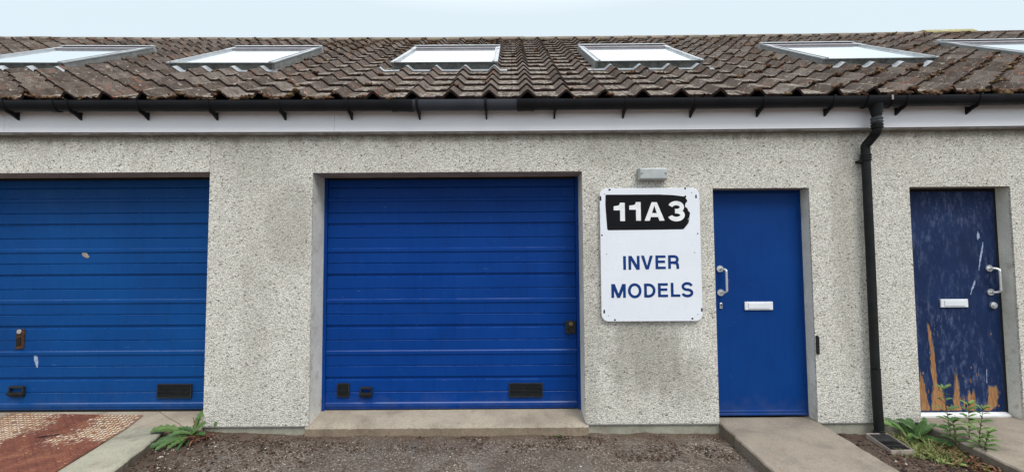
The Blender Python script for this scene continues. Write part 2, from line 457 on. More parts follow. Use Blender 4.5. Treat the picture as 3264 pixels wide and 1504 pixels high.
class MB:
    def __init__(s):
        s.v, s.f, s.mi, s.at = [], [], [], {}

    def face(s, pts, mi=0, **at):
        b = len(s.v)
        s.v += [tuple(p) for p in pts]
        s.f.append(tuple(range(b, b + len(pts))))
        s.mi.append(mi)
        for k, x in at.items():
            s.at.setdefault(k, {})[len(s.f) - 1] = x

    def faces(s, vs, fs, mi=0, **at):
        b = len(s.v)
        s.v += [tuple(p) for p in vs]
        for f in fs:
            s.f.append(tuple(b + i for i in f))
            s.mi.append(mi)
            for k, x in at.items():
                s.at.setdefault(k, {})[len(s.f) - 1] = x

    def box(s, x0, x1, y0, y1, z0, z1, mi=0, **at):
        vs = [(x, y, z) for x in (x0, x1) for y in (y0, y1) for z in (z0, z1)]
        s.faces(vs, [(0, 1, 3, 2), (4, 6, 7, 5), (0, 4, 5, 1), (2, 3, 7, 6), (0, 2, 6, 4), (1, 5, 7, 3)], mi, **at)

    def prism(s, poly, y0, y1, mi=0):
        """poly of (x, z) extruded from y0 to y1"""
        n = len(poly)
        vs = [(x, y0, z) for x, z in poly] + [(x, y1, z) for x, z in poly]
        fs = [tuple(range(n)), tuple(range(2 * n - 1, n - 1, -1))] + [(i, i + n, (i + 1) % n + n, (i + 1) % n) for i in range(n)]
        s.faces(vs, fs, mi)

    def prismx(s, poly, x0, x1, mi=0):
        n = len(poly)
        vs = [(x0, y, z) for y, z in poly] + [(x1, y, z) for y, z in poly]
        fs = [tuple(range(n)), tuple(range(2 * n - 1, n - 1, -1))] + [(i, i + n, (i + 1) % n + n, (i + 1) % n) for i in range(n)]
        s.faces(vs, fs, mi)

    def tube(s, pts, r, seg=14, cap=True, mi=0, **at):
        pts = [Vector(p) for p in pts]
        rs = r if isinstance(r, (list, tuple)) else [r] * len(pts)
        rings = []
        up = None
        for i, p in enumerate(pts):
            d = (pts[min(i + 1, len(pts) - 1)] - pts[max(i - 1, 0)]).normalized()
            if up is None:
                up = Vector((1, 0, 0)) if abs(d.x) < 0.9 else Vector((0, 0, 1))
            a = (up - d * up.dot(d)).normalized()
            up = a
            b = d.cross(a)
            rings.append([p + (a * cos(2 * pi * k / seg) + b * sin(2 * pi * k / seg)) * rs[i] for k in range(seg)])
        vs = [q for rg in rings for q in rg]
        fs = []
        for i in range(len(rings) - 1):
            for k in range(seg):
                fs.append((i * seg + k, i * seg + (k + 1) % seg, (i + 1) * seg + (k + 1) % seg, (i + 1) * seg + k))
        if cap:
            fs.append(tuple(range(seg))[::-1])
            fs.append(tuple((len(rings) - 1) * seg + k for k in range(seg)))
        s.faces(vs, fs, mi, **at)

    def disc(s, c, r, y0, y1, seg=20, mi=0):
        s.prism([(c[0] + r * cos(2 * pi * k / seg), c[1] + r * sin(2 * pi * k / seg)) for k in range(seg)], y0, y1, mi)

    def blob(s, c, rx, ry, rz, mi=0, rot=0.0, **at):
        """small lumpy stone"""
        vs, fs = ICO
        o = []
        cr, sr = cos(rot), sin(rot)
        for v in vs:
            k = 1 + random.uniform(-.22, .22)
            x, y, z = v[0] * rx * k, v[1] * ry * k, v[2] * rz * k
            o.append((c[0] + x * cr - y * sr, c[1] + x * sr + y * cr, c[2] + z))
        s.faces(o, fs, mi, **at)

    def build(s, name, mats, parent=None, smooth=False, bevel=0.0, kind=None):
        if not isinstance(mats, (list, tuple)):
            mats = [mats]
        org = ORG.get(parent.name, Vector((0, 0, 0))) if parent else Vector((0, 0, 0))
        me = bpy.data.meshes.new(name)
        me.from_pydata([tuple(Vector(v) - org) for v in s.v], [], s.f)
        for m in mats:
            me.materials.append(m)
        me.polygons.foreach_set('material_index', s.mi)
        for k, d in s.at.items():
            a = me.attributes.new(k, 'FLOAT', 'FACE')
            a.data.foreach_set('value', [float(d.get(i, 0.5)) for i in range(len(s.f))])
        if smooth:
            me.polygons.foreach_set('use_smooth', [True] * len(me.polygons))
        me.update()
        o = bpy.data.objects.new(name, me)
        sc.collection.objects.link(o)
        if parent:
            o.parent = parent
            ORG[o.name] = org
        if bevel:
            bm = bmesh.new(); bm.from_mesh(me)
            bmesh.ops.remove_doubles(bm, verts=bm.verts, dist=1e-5)
            bmesh.ops.recalc_face_normals(bm, faces=bm.faces)
            bm.to_mesh(me); bm.free()
            b = o.modifiers.new('bevel', 'BEVEL')
            b.width = bevel; b.segments = 2; b.limit_method = 'ANGLE'; b.angle_limit = radians(40)
        if kind:
            o['kind'] = kind
        return o


_bm = bmesh.new()
bmesh.ops.create_icosphere(_bm, subdivisions=1, radius=1)
ICO = ([tuple(v.co) for v in _bm.verts], [tuple(v.index for v in f.verts) for f in _bm.faces])
_bm.free()


def thing(name, loc, label, cat, group=None):
    o = bpy.data.objects.new(name, None)
    o.empty_display_size = 0.1
    o.location = loc
    sc.collection.objects.link(o)
    ORG[o.name] = Vector(loc)
    return tag(o, label, cat, group)


def tag(o, label, cat, group=None):
    o['label'] = label
    o['category'] = cat
    if group:
        o['group'] = group
    return o


def grid_solid(mb, xs, ys_front, ys_back, zs, solid, mi=0):
    """wall made of cells; only outer faces are written"""
    for i in range(len(xs) - 1):
        for j in range(len(zs) - 1):
            if not solid(i, j):
                continue
            x0, x1, z0, z1 = xs[i], xs[i + 1], zs[j], zs[j + 1]
            mb.face([(x0, ys_front, z0), (x1, ys_front, z0), (x1, ys_front, z1), (x0, ys_front, z1)], mi)
            if i == 0 or not solid(i - 1, j):
                mb.face([(x0, ys_front, z0), (x0, ys_front, z1), (x0, ys_back, z1), (x0, ys_back, z0)], mi)
            if i == len(xs) - 2 or not solid(i + 1, j):
                mb.face([(x1, ys_front, z0), (x1, ys_back, z0), (x1, ys_back, z1), (x1, ys_front, z1)], mi)
            if j == 0 or not solid(i, j - 1):
                mb.face([(x0, ys_front, z0), (x0, ys_back, z0), (x1, ys_back, z0), (x1, ys_front, z0)], mi)
            if j == len(zs) - 2 or not solid(i, j + 1):
                mb.face([(x0, ys_front, z1), (x1, ys_front, z1), (x1, ys_back, z1), (x0, ys_back, z1)], mi)


def nz(x, y, z=0.0, s=1.0):
    return noise.noise(Vector((x * s, y * s, z * s)))


# ------------------------------------------------------------------ the ground
def gz(x, y):
    pts = [(-8, -.05), (-2.7, -.052), (-2.2, -.07), (-1.7, -.084), (1.7, -.09), (2.7, -.10), (3.3, -.115), (8, -.115)]
    for (a, za), (b, zb) in zip(pts, pts[1:]):
        if a <= x <= b:
            base = za + (zb - za) * (x - a) / (b - a)
            break
    else:
        base = -.1
    k = min(1, max(0, -y / 0.9))
    return base * (1 - k) + (-.105) * k


mb = MB()
X0, X1, Y0, Y1 = -6.0, 6.0, -1.6, 0.30
nx, ny = 600, 100
idx = {}
vs = []
for j in range(ny + 1):
    for i in range(nx + 1):
        x = X0 + (X1 - X0) * i / nx
        y = Y0 + (Y1 - Y0) * j / ny
        z = gz(x, y)
        fade = min(1, (i if i < nx / 2 else nx - i) / 8, j / 8)
        z += fade * (0.010 * nz(x, y, 0, 3) + 0.005 * nz(x, y, 5, 12) + 0.003 * nz(x, y, 9, 40))
        if y > -0.25:                                   # crumbs banked against the wall
            z += fade * 0.018 * max(0, (y + .25) / .25) * max(0, nz(x, y, 2, 5) + .25)
        if x < -2.0 and fade > 0:
            z += 0.012 * max(0, nz(x, y, 7, 16))
        if x > 2.66:
            z += 0.014 * max(0, nz(x, y, 7, 14))
        vs.append((x, y, z))
fs = [(j * (nx + 1) + i, j * (nx + 1) + i + 1, (j + 1) * (nx + 1) + i + 1, (j + 1) * (nx + 1) + i) for j in range(ny) for i in range(nx)]
mb.faces(vs, fs)
B = 400
zc = [vs[0], vs[nx], vs[-1], vs[-1 - nx]]
oc = [(-B, -B, -.105), (B, -B, -.105), (B, B, -.105), (-B, B, -.105)]
e_front = [vs[i] for i in range(nx + 1)]
mb.face([oc[0], oc[1]] + e_front[::-1])
mb.face([oc[1], oc[2]] + [vs[j * (nx + 1) + nx] for j in range(ny, -1, -1)])
mb.face([oc[2], oc[3]] + [vs[ny * (nx + 1) + i] for i in range(nx + 1)])
mb.face([oc[3], oc[0]] + [vs[j * (nx + 1)] for j in range(ny + 1)])
mb.build('ground', m_asph, smooth=True, kind='structure')


# rough concrete slabs --------------------------------------------------------
def slab(name, left, right, ztop, depth, mat, edge_noise=0.006, ystep=0.03, xstep=0.05, kind='structure'):
    """left(y), right(y) edges between y values; ztop(x, y) top; side skirts down by depth"""
    mb = MB()
    ys = []
    y = left['y0']
    while y < left['y1'] - 1e-6:
        ys.append(y); y += ystep
    ys.append(left['y1'])
    n = max(4, int((right['f'](ys[0]) - left['f'](ys[0])) / xstep))
    rows = []
    for y in ys:
        a = left['f'](y) + edge_noise * nz(1.3, y, 3, 14) + edge_noise * .6 * nz(1.3, y, 8, 45)
        b = right['f'](y) + edge_noise * nz(5.3, y, 3, 14) + edge_noise * .6 * nz(5.3, y, 8, 45)
        row = [(a, y, ztop(a, y) - depth), (a, y, ztop(a, y) - .011)]
        bev = 0.009
        for i in range(n + 1):
            x = a + bev + (b - a - 2 * bev) * i / n
            row.append((x, y, ztop(x, y) + .0022 * nz(x, y, 1, 7)))
        row += [(b, y, ztop(b, y) - .011), (b, y, ztop(b, y) - depth)]
        rows.append(row)
    w = len(rows[0])
    # front skirt
    f = rows[0]
    fr = [(p[0], ys[0] - .006 + edge_noise * .8 * nz(p[0], 2, 2, 16), p[2] - (.010 if 1 < i < w - 2 else 0)) for i, p in enumerate(f)]
    frb = [(p[0], p[1], ztop(p[0], ys[0]) - depth) for p in fr]
    allr = [frb, fr] + rows
    vs = [p for r in allr for p in r]
    fs = [(j * w + i, j * w + i + 1, (j + 1) * w + i + 1, (j + 1) * w + i) for j in range(len(allr) - 1) for i in range(w - 1)]
    for f_ in fs:
        i_ = f_[0] % w
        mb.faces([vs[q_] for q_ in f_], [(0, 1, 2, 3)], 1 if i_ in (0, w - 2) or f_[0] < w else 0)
    return mb.build(name, [mat, m_side], smooth=False, kind=kind)


def L(pts):
    def f(y):
        for (ya, xa), (yb, xb) in zip(pts, pts[1:]):
            if yb <= y <= ya:
                return xa + (xb - xa) * (ya - y) / (ya - yb)
        return pts[-1][1] if y < pts[-1][0] else pts[0][1]
    return {'y0': pts[-1][0], 'y1': pts[0][0], 'f': f}


slab('concrete_ramp', L([(.125, 1.795), (-.86, 1.77), (-1.7, 1.75)]), L([(.125, 2.648), (-.86, 2.625), (-1.7, 2.60)]),
     lambda x, y: .012 + .034 * (y - .12), 0.16, m_ramp, 0.008)
slab('concrete_ramp', L([(.125, 3.535), (0, 3.525), (-.25, 3.496), (-.875, 3.443), (-1.7, 3.37)]), L([(.125, 4.44), (-1.7, 4.50)]),
     lambda x, y: .014 + .036 * (y - .12), 0.17, m_ramp, 0.009)
slab('concrete_slab', L([(.012, -5.3), (-1.7, -5.3)]), L([(.012, -3.02), (-.188, -2.937), (-.795, -2.79), (-1.7, -2.57)]),
     lambda x, y: -.002 + .035 * y, 0.11, m_slab, 0.010)


def sill_top(y):
    return .001 + .16 * max(0, y)


def garage_sill(x0, x1, parent):
    mb = MB()
    n = int((x1 - x0) / .02)
    rows = []
    for i in range(n + 1):
        x = x0 + (x1 - x0) * i / n
        e = .006 * nz(x, 1, 4, 9) + .004 * nz(x, 2, 4, 40)
        rows.append([(x, -.018 + e, -.12), (x, -.014 + e, -.02 + .006 * nz(x, 3, 3, 25)), (x, -.004 + e * 1.5, -.001 + .003 * nz(x, 5, 3, 30)),
                     (x, .012, sill_top(.012)), (x, .14, sill_top(.14) + .001 * nz(x, 1, 1, 5)), (x, .33, sill_top(.33)), (x, .33, -.12)])
    for a, b in zip(rows, rows[1:]):
        for k in range(6):
            mb.face([a[k], b[k], b[k + 1], a[k + 1]], 1 if k < 1 else 0)
    mb.face(rows[0]); mb.face(rows[-1][::-1])
    return mb.build('door_sill', [m_sill, m_edge], parent)


# ------------------------------------------------------------------ the building
bld = thing('workshop_building', (0, 0, 0), 'single storey terrace of workshop units in grey roughcast with brown tiled roof and blue doors', 'building')

OPEN = [(-5.06, -2.689, 2.226), (-1.772, 0.627, 2.210), (1.787, 2.644, 2.049), (3.536, 4.432, 2.051)]
WX0, WX1, WTOP = -10.0, 10.0, 2.62


def wall_cells(xa, xb, mat, name):
    xs = sorted({xa, xb} | {v for o in OPEN for v in o[:2] if xa < v < xb})
    zs = sorted({.004, WTOP} | {o[2] for o in OPEN if o[0] < xb and o[1] > xa})

    def solid(i, j):
        if i < 0 or j < 0 or i >= len(xs) - 1 or j >= len(zs) - 1:
            return False
        cx, cz = (xs[i] + xs[i + 1]) / 2, (zs[j] + zs[j + 1]) / 2
        return not any(o[0] < cx < o[1] and cz < o[2] for o in OPEN)
    mb = MB()
    grid_solid(mb, xs, 0.0, 0.0175, zs, solid)
    mb.build(name, mat, bld)


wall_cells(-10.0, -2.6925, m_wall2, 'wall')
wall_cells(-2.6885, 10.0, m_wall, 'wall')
# the core behind the harling, with every opening
mb = MB()
xs = sorted({-10.0, 10.0} | {v for o in OPEN for v in (o[0] - .06, o[1] + .06)})
zs = sorted({.0045, WTOP - .01} | {o[2] + .06 for o in OPEN})
grid_solid(mb, xs, 0.02, 0.36, zs, lambda i, j: 0 <= i < len(xs) - 1 and 0 <= j < len(zs) - 1 and not any(o[0] < (xs[i] + xs[i + 1]) / 2 < o[1] and (zs[j] + zs[j + 1]) / 2 < o[2] + .06 for o in OPEN))
mb.build('inner_wall', m_reveal, bld)
for q in ((-10, -9.8, .37, 8.2), (9.8, 10, .37, 8.2), (-10, 10, 8.21, 8.4)):
    mb = MB()
    mb.box(*q, -.1, 2.6)
    mb.build('wall', m_wall, bld)
# gables
mb = MB()
for xa, xb in ((-10, -9.85), (9.85, 10)):
    mb = MB()
    mb.prismx([(.02, 2.605), (8.4, 2.605), (4.2, 5.25)], xa, xb)
    mb.build('gable', m_wall, bld)

# plinth, in pieces between the openings, set back under the harling drip
for xa, xb in ((-10, -5.07), (-2.684, -1.80), (0.655, 1.79), (2.65, 3.53), (4.44, 10)):
    mb = MB()
    n = max(2, int((xb - xa) / .03))
    for i in range(n):
        a, b = xa + (xb - xa) * i / n, xa + (xb - xa) * (i + 1) / n
        fa, fb = .013 + .004 * nz(a, 1, 1, 6), .013 + .004 * nz(b, 1, 1, 6)
        mb.face([(a, fa, -.2), (b, fb, -.2), (b, fb, .002), (a, fa, .002)])
    mb.face([(xa, .30, -.2), (xb, .30, -.2), (xb, .30, .003), (xa, .30, .003)])
    for xx in (xa, xb):
        mb.face([(xx, .014, -.2), (xx, .30, -.2), (xx, .30, .003), (xx, .014, .003)])
    mb.build('plinth', m_plinth, bld)
# thin lip of harling bead above the plinth
for xa, xb in ((-2.689, -1.772), (0.627, 1.787), (2.644, 3.536), (4.432, 10)):
    mb = MB()
    mb.box(xa, xb, -.0035, .014, -.004, .0035)
    mb.build('drip_bead', m_soff, bld)

# render reveals and lintel undersides
for (xa, xb, zt), dep in zip(OPEN, (.30, .30, .14, .14)):
    mb = MB()
    mb.box(xa - .058, xa - .002, .0205, dep + .08, -.03, zt + .0015)
    mb.build('jamb', m_reveal, bld, bevel=.003)
    mb = MB()
    mb.box(xb + .002, xb + .058, .0205, dep + .08, -.03, zt + .0015)
    mb.build('jamb', m_reveal, bld, bevel=.003)
    mb = MB()
    mb.box(xa - .0585, xb + .0585, .0205, dep + .08, zt + .002, zt + .058)
    mb.build('lintel', m_soffit, bld)

garage_sill(-5.06, -2.70, bld)
garage_sill(-1.80, 0.652, bld)


# garage doors ---------------------------------------------------------------
def garage_door(x0, x1, zb, ztop, mat, fmat):
    P = .2385
    prof = [(zb, .006), (zb + .002, 0)]
    for k in range(0, 10):
        zn = .0765 + P * k + (zb - .052)
        zsg = zn + .135
        if zn + .05 > ztop:
            break
        if k % 2:
            prof += [(zn, 0), (zn + .009, .014), (zn + .0345, .014), (zn + .037, 0)]
        else:
            prof += [(zn, 0), (zn + .0025, -.009), (zn + .030, -.009), (zn + .039, 0)]
        if zsg + .02 < ztop:
            prof += [(zsg - .008, 0), (zsg, .009), (zsg + .002, .009), (zsg + .0035, -.0)]
    prof.append((ztop, 0))
    mb = MB()
    n = 40
    for i in range(n):
        a, b = x0 + (x1 - x0) * i / n, x0 + (x1 - x0) * (i + 1) / n
        for (za, ya), (zc_, yc) in zip(prof, prof[1:]):
            def yy(x, z, y):
                return .28 + y + .0025 * nz(x, z, 1, 1.7)
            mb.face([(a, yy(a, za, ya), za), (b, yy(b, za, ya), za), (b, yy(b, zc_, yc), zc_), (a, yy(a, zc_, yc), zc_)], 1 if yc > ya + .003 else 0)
    mb.box(x0, x1, .30, .33, zb, ztop)
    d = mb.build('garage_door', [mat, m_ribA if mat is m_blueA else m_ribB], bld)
    mb = MB()
    mb.box(x0 + .005, x1 - .005, .276, .298, zb - .020, zb - .002)
    mb.box(x0 + .005, x1 - .005, .286, .306, zb - .034, zb - .0205)
    mb.build('bottom_seal', m_seal, d)
    mb = MB()
    mb.box(x0 - .031, x0 - .003, .262, .32, sill_top(.28) - .02, ztop + .01)
    mb.build('frame', fmat, d, bevel=.002)
    mb = MB()
    mb.box(x1 + .003, x1 + .031, .262, .32, sill_top(.28) - .02, ztop + .01)
    mb.build('frame', fmat, d, bevel=.002)
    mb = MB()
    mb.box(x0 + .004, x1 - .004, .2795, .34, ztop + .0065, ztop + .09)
    mb.box(x0 + .004, x1 - .004, .268, .279, ztop - .030, ztop + .006)  # dark strip added in place of the lintel's shadow on the door top
    mb.build('head_frame_shade_strip', m_seal, d)
    return d


def vent(door, xa, xb, za, zb_):
    mb = MB()
    y0, y1 = .262, .283
    t = .010
    mb.box(xa, xa + t, y0, y1, za, zb_); mb.box(xb - t, xb, y0, y1, za, zb_)
    mb.box(xa + t, xb - t, y0, y1, za, za + t); mb.box(xa + t, xb - t, y0, y1, zb_ - t, zb_)
    n = 9
    for i in range(n):
        z = za + t + (zb_ - za - 2 * t) * (i + .5) / n
        mb.prismx([(y0 + .002, z - .003), (y0 + .002, z - .0005), (y1 - .005, z + .004), (y1 - .005, z + .0015)], xa + t, xb - t)
    v = mb.build('vent', m_vent, door)
    mb = MB()
    mb.box(xa + t, xb - t, y1 - .0045, y1 - .001, za + t, zb_ - t)
    mb.build('backing', m_seal, v)


def lift_handle(door, xa, xb, za, zb_):
    mb = MB()
    y0 = .240
    t = .014
    # recessed cup: frame round a hollow, with a forward pull lip below
    mb.prism([(xa + .012, zb_), (xb - .01, zb_), (xb, zb_ - .012), (xb, zb_ - t - .004), (xa + .004, zb_ - t - .004)], y0 + .012, .28)
    mb.box(xa + .004, xa + .004 + t * .8, y0 + .014, .28, za + .032, zb_ - t - .0045)
    mb.box(xb - t * .8, xb, y0 + .014, .28, za + .032, zb_ - t - .0045)
    mb.prismx([(y0, za + .014), (y0 - .006, za + .030), (.28, za + .0315), (.28, za + .004), (y0 + .014, za + .002)], xa, xb)
    mb.prism([(xa + .008, za - .0), (xb - .004, za), (xb - .008, za - .012), (xa + .014, za - .012)], y0 + .02, .28)
    h = mb.build('lift_handle', m_vent, door, bevel=.002)
    return h


gd_left = garage_door(-5.03, -2.72, .064, 2.235, m_blueA, m_blueA)
gd_left['label'] = 'faded blue ribbed garage door with scuffs and rusty lock'
gd_main = garage_door(-1.742, 0.597, .052, 2.222, m_blueB, m_blueB)
gd_main['label'] = 'bright blue ribbed garage door with black handle'
vent(gd_left, -3.302, -2.981, .169, .297)
vent(gd_main, -0.038, 0.276, .157, .285)
vent(gd_main, -1.632, -1.517, .169, .293)
lift_handle(gd_left, -4.675, -4.533, .200, .289)
lift_handle(gd_main, -1.419, -1.304, .175, .260)
# black plastic lock of the middle door
mb = MB()
xa, xb, za, zb_ = .491, .589, .735, .856
mb.prism([(xa + .012, za), (xb - .014, za), (xb - .004, za + .012), (xb, zb_ - .016), (xb - .01, zb_), (xa + .014, zb_), (xa + .002, zb_ - .012), (xa, za + .014)], .256, .282)
lk = mb.build('lock', m_vent, gd_main, bevel=.004)
mb = MB(); mb.disc((.543, .828), .020, .245, .2558); mb.build('lock_barrel', m_brass, lk, bevel=.002)
mb = MB()
mb.prism([(.515, .790), (.528, .795), (.575, .757), (.568, .745), (.555, .748)], .238, .2555)
mb.build('turn_handle', m_vent, lk, bevel=.002)
# rusty lock of the left door
mb = MB()
mb.prism([(-4.645, .625), (-4.566, .628), (-4.560, .81), (-4.636, .81)], .268, .282)
lk = mb.build('lock', m_rustm, gd_left, bevel=.002)
mb = MB(); mb.disc((-4.600, .788), .021, .254, .2675); mb.build('lock_barrel', m_alu, lk, bevel=.003)
mb = MB(); mb.prism([(-4.63, .655), (-4.585, .662), (-4.590, .735), (-4.628, .73)], .262, .2675); mb.build('keyhole_cover', m_seal, lk)


def patch(name, pts, y, th, mat, parent):
    mb = MB(); mb.prism(pts, y - th, y + .002)
    return mb.build(name, mat, parent)


m_filler = plain('grey_filler', (0.32, 0.27, 0.23), 0.8, 0.2, 0, 0.4, 60, 0.4)
m_scrape = plain('scraped_paint', (0.30, 0.36, 0.52), 0.6, 0.4, 0, 0.4, 40)
m_primer = plain('grey_blue_primer', (0.10, 0.10, 0.12), 0.8, 0.15, 0, 0.7, 60, 0.5)
patch('filler_patch', [(-4.063, 1.513), (-4.040, 1.527), (-4.018, 1.518), (-4.005, 1.497), (-3.990, 1.480), (-4.005, 1.468), (-4.030, 1.474), (-4.052, 1.490)], .279, .003, m_filler, gd_left)
patch('scraped_patch', [(-4.468, .560), (-4.452, .572), (-4.436, .548), (-4.428, .500), (-4.430, .455), (-4.440, .455), (-4.452, .490), (-4.466, .520)], .279, .003, m_scrape, gd_left)


# pass doors -------------------------------------------------------------------
def pull_handle(door, x, z0, z1, side):
    """tubular D handle on two round roses"""
    mb = MB()
    mb.disc((x, z0), .030, .108, .1195, 24)
    mb.disc((x, z1), .030, .108, .1195, 24)
    xs_ = x + side * .030
    pts = [(x, .110, z1), (x + side * .006, .085, z1)]
    for k in range(7):
        a = pi / 2 * k / 6
        pts.append((x + side * (.006 + .024 * sin(a)), .085 - .020 * sin(a) * 1.0 - .012 * (1 - cos(a)), z1 - .018 * (1 - cos(a))))
    pts2 = [(px, py, z0 + (z1 - pz)) for px, py, pz in pts]
    mb.tube(pts + pts2[::-1], .0105, 12)
    return mb.build('handle', m_alu, door)


def letter_plate(door, xa, xb, za, zb_):
    mb = MB(); mb.box(xa, xb, .106, .1195, za, zb_)
    p = mb.build('letter_plate', m_whitep, door, bevel=.003)
    mb = MB(); mb.box(xa + .030, xb - .030, .100, .1055, za + .012, zb_ - .012)
    mb.build('flap', m_whitep, p, bevel=.003)


def pass_door(x0, x1, z0, z1, mat, top):
    mb = MB()
    mb.box(x0 + .030, x1 - .028, .1215, .165, z0, z1)
    d = mb.build('entrance_door', mat, bld, bevel=.0015)
    mb = MB()
    mb.box(x0 - .001, x0 + .026, .128, .20, z0 - .01, top)
    mb.build('frame', m_seal if mat is m_navy else m_blueC, d)
    mb = MB()
    mb.box(x1 - .024, x1 + .001, .128, .20, z0 - .01, top)
    mb.build('frame', m_seal if mat is m_navy else m_blueC, d)
    mb = MB()
    mb.box(x0 + .0265, x1 - .0245, .128, .20, z1 + .004, top - .0005)
    mb.build('frame', m_seal if mat is m_navy else m_blueC, d)
    return d


dA = pass_door(1.787, 2.644, .030, 2.024, m_blueC, 2.048)
dA['label'] = 'plain bright blue door with white letter plate'
pull_handle(dA, 1.882, 1.120, 1.333, 1)
letter_plate(dA, 2.095, 2.348, .962, 1.036)
mb = MB(); mb.prism([(1.870, .975), (1.894, .975), (1.894, 1.028), (1.870, 1.028)], .109, .1195)
lk = mb.build('lock', m_alu, dA, bevel=.004)
mb = MB(); mb.disc((1.882, 1.010), .007, .107, .1085); mb.box(1.879, 1.885, .107, .1085, .985, 1.006); mb.build('keyhole', m_seal, lk)
mb = MB()
mb.prismx([(.098, .036), (.098, .048), (.1205, .060), (.1205, .034)], 1.82, 2.612)
mb.prismx([(.108, .062), (.108, .068), (.1205, .076), (.1205, .061)], 1.82, 2.612)
mb.build('weather_bar', m_blueC, dA)
mb = MB()
for z in (.35, 1.15, 1.85):
    mb = MB()
    mb.tube([(2.612, .118, z - .05), (2.612, .118, z + .05)], .0065, 10)
    mb.build('hinge', m_blueC, dA)

dB = pass_door(3.536, 4.432, .045, 2.024, m_navy, 2.050)
dB['label'] = 'scratched navy door with paint peeled from bare wood at its foot'
pull_handle(dB, 4.322, 1.108, 1.322, 1)
letter_plate(dB, 3.862, 4.108, .975, 1.048)
mb = MB(); mb.disc((4.335, .990), .030, .098, .1195, 24)
mb.disc((4.335, .990), .018, .088, .0979, 20)
mb.build('lock', m_alu, dB, bevel=.003)
mb = MB()
mb.prismx([(.080, .004), (.078, .028), (.1205, .044), (.1205, .004)], 3.566, 4.405)
mb.build('weather_bar', m_white, dB)


def spiky(points, n=3, amp=.006, seed=0):
    """add small irregularities along a closed (x, z) outline"""
    r = random.Random(seed)
    out = []
    for (a, b), (c, d) in zip(points, points[1:] + points[:1]):
        for k in range(n):
            t = k / n
            out.append((a + (c - a) * t + (r.uniform(-amp, amp) if k else 0), b + (d - b) * t + (r.uniform(-amp, amp) if k else 0)))
    return out


# coordinates on the door leaf: measured peel outlines
peels = [
    [(3.640, .06), (3.645, .30), (3.660, .42), (3.672, .33), (3.690, .28), (3.700, .17), (3.722, .09), (3.72, .06)],
    [(3.745, .06), (3.752, .20), (3.768, .26), (3.752, .44), (3.758, .60), (3.745, .80), (3.752, .83), (3.772, .72), (3.792, .50), (3.797, .32), (3.815, .24), (3.835, .28), (3.850, .20), (3.862, .10), (3.86, .06)],
    [(3.935, .08), (3.950, .20), (3.962, .35), (3.972, .44), (3.985, .34), (3.998, .20), (3.99, .10), (4.01, .06), (3.94, .06)],
    [(4.060, .06), (4.070, .15), (4.083, .24), (4.10, .18), (4.118, .24), (4.132, .19), (4.138, .10), (4.13, .06)],
    [(4.205, .06), (4.215, .10), (4.252, .12), (4.258, .22), (4.262, .27), (4.300, .26), (4.325, .27), (4.338, .18), (4.325, .10), (4.27, .06)],
    [(4.022, .07), (4.026, .15), (4.034, .20), (4.040, .12), (4.036, .07)],
    [(3.865, .06), (3.88, .10), (3.90, .085), (3.925, .10), (3.93, .06)],
]
for i, pl in enumerate(peels):
    mb = MB(); mb.prism(spiky(pl, 4, .007, i), .1203, .1225)
    mb.build('bare_wood_patch', m_wood, dB)
    cx_ = sum(a for a, b in pl) / len(pl)
    mb = MB(); mb.prism(spiky([(cx_ + (a - cx_) * 1.16 + .001, b + (.014 if b > .1 else 0)) for a, b in pl], 4, .008, i + 20), .1208, .1225)
    mb.build('flaking_rim', m_primer, dB)
rf = random.Random(77)
for i in range(46):
    cx = rf.choice((3.66, 3.70, 3.79, 3.84, 3.89, 3.97, 4.02, 4.08, 4.13, 4.24, 4.31, 4.35)) + rf.uniform(-.03, .03)
    cz = .07 + abs(rf.gauss(0, .16))
    w_, h_ = rf.uniform(.002, .007), rf.uniform(.006, .035)
    mb = MB(); mb.prism(spiky([(cx - w_, cz), (cx - w_ * .4, cz + h_ * .7), (cx, cz + h_), (cx + w_, cz + h_ * .5), (cx + w_ * .7, cz - h_ * .3)], 2, .0015, i), .1204, .1225)
    mb.build('bare_wood_fleck', m_wood, dB)
scr = [[(4.235, 1.62), (4.245, 1.66), (4.256, 1.64), (4.262, 1.60), (4.25, 1.595), (4.243, 1.575), (4.236, 1.59)],
       [(4.283, 1.555), (4.291, 1.56), (4.283, 1.50), (4.268, 1.43), (4.252, 1.375), (4.238, 1.30), (4.234, 1.31), (4.246, 1.40), (4.262, 1.47)],
       [(4.19, 1.215), (4.198, 1.21), (4.185, 1.16), (4.16, 1.12), (4.15, 1.085), (4.146, 1.09), (4.158, 1.14)],
       [(4.245, .30), (4.25, .42), (4.254, .42), (4.252, .30)]]
for i, pl in enumerate(scr):
    mb = MB(); mb.prism(spiky(pl, 3, .0025, 50 + i), .1205, .1225)
    mb.build('scratch', m_scrape, dB)


# eaves: fascia, soffit strip ---------------------------------------------------
def dz(x):
    return .0008 * min(x * x, 81)


def span(mb, poly, xa, xb, step=.25, mi=0, caps=True, f=dz):
    """closed (y, z) profile swept along x, following the roof line"""
    n = max(1, int(math.ceil((xb - xa) / step)))
    rings = []
    for i in range(n + 1):
        x = xa + (xb - xa) * i / n
        rings.append([(x, y, z + f(x)) for y, z in poly])
    m = len(poly)
    vs = [p for r in rings for p in r]
    fs = [(i * m + k, i * m + (k + 1) % m, (i + 1) * m + (k + 1) % m, (i + 1) * m + k) for i in range(n) for k in range(m)]
    if caps:
        fs += [tuple(range(m)), tuple(n * m + k for k in range(m - 1, -1, -1))]
    mb.faces(vs, fs, mi)


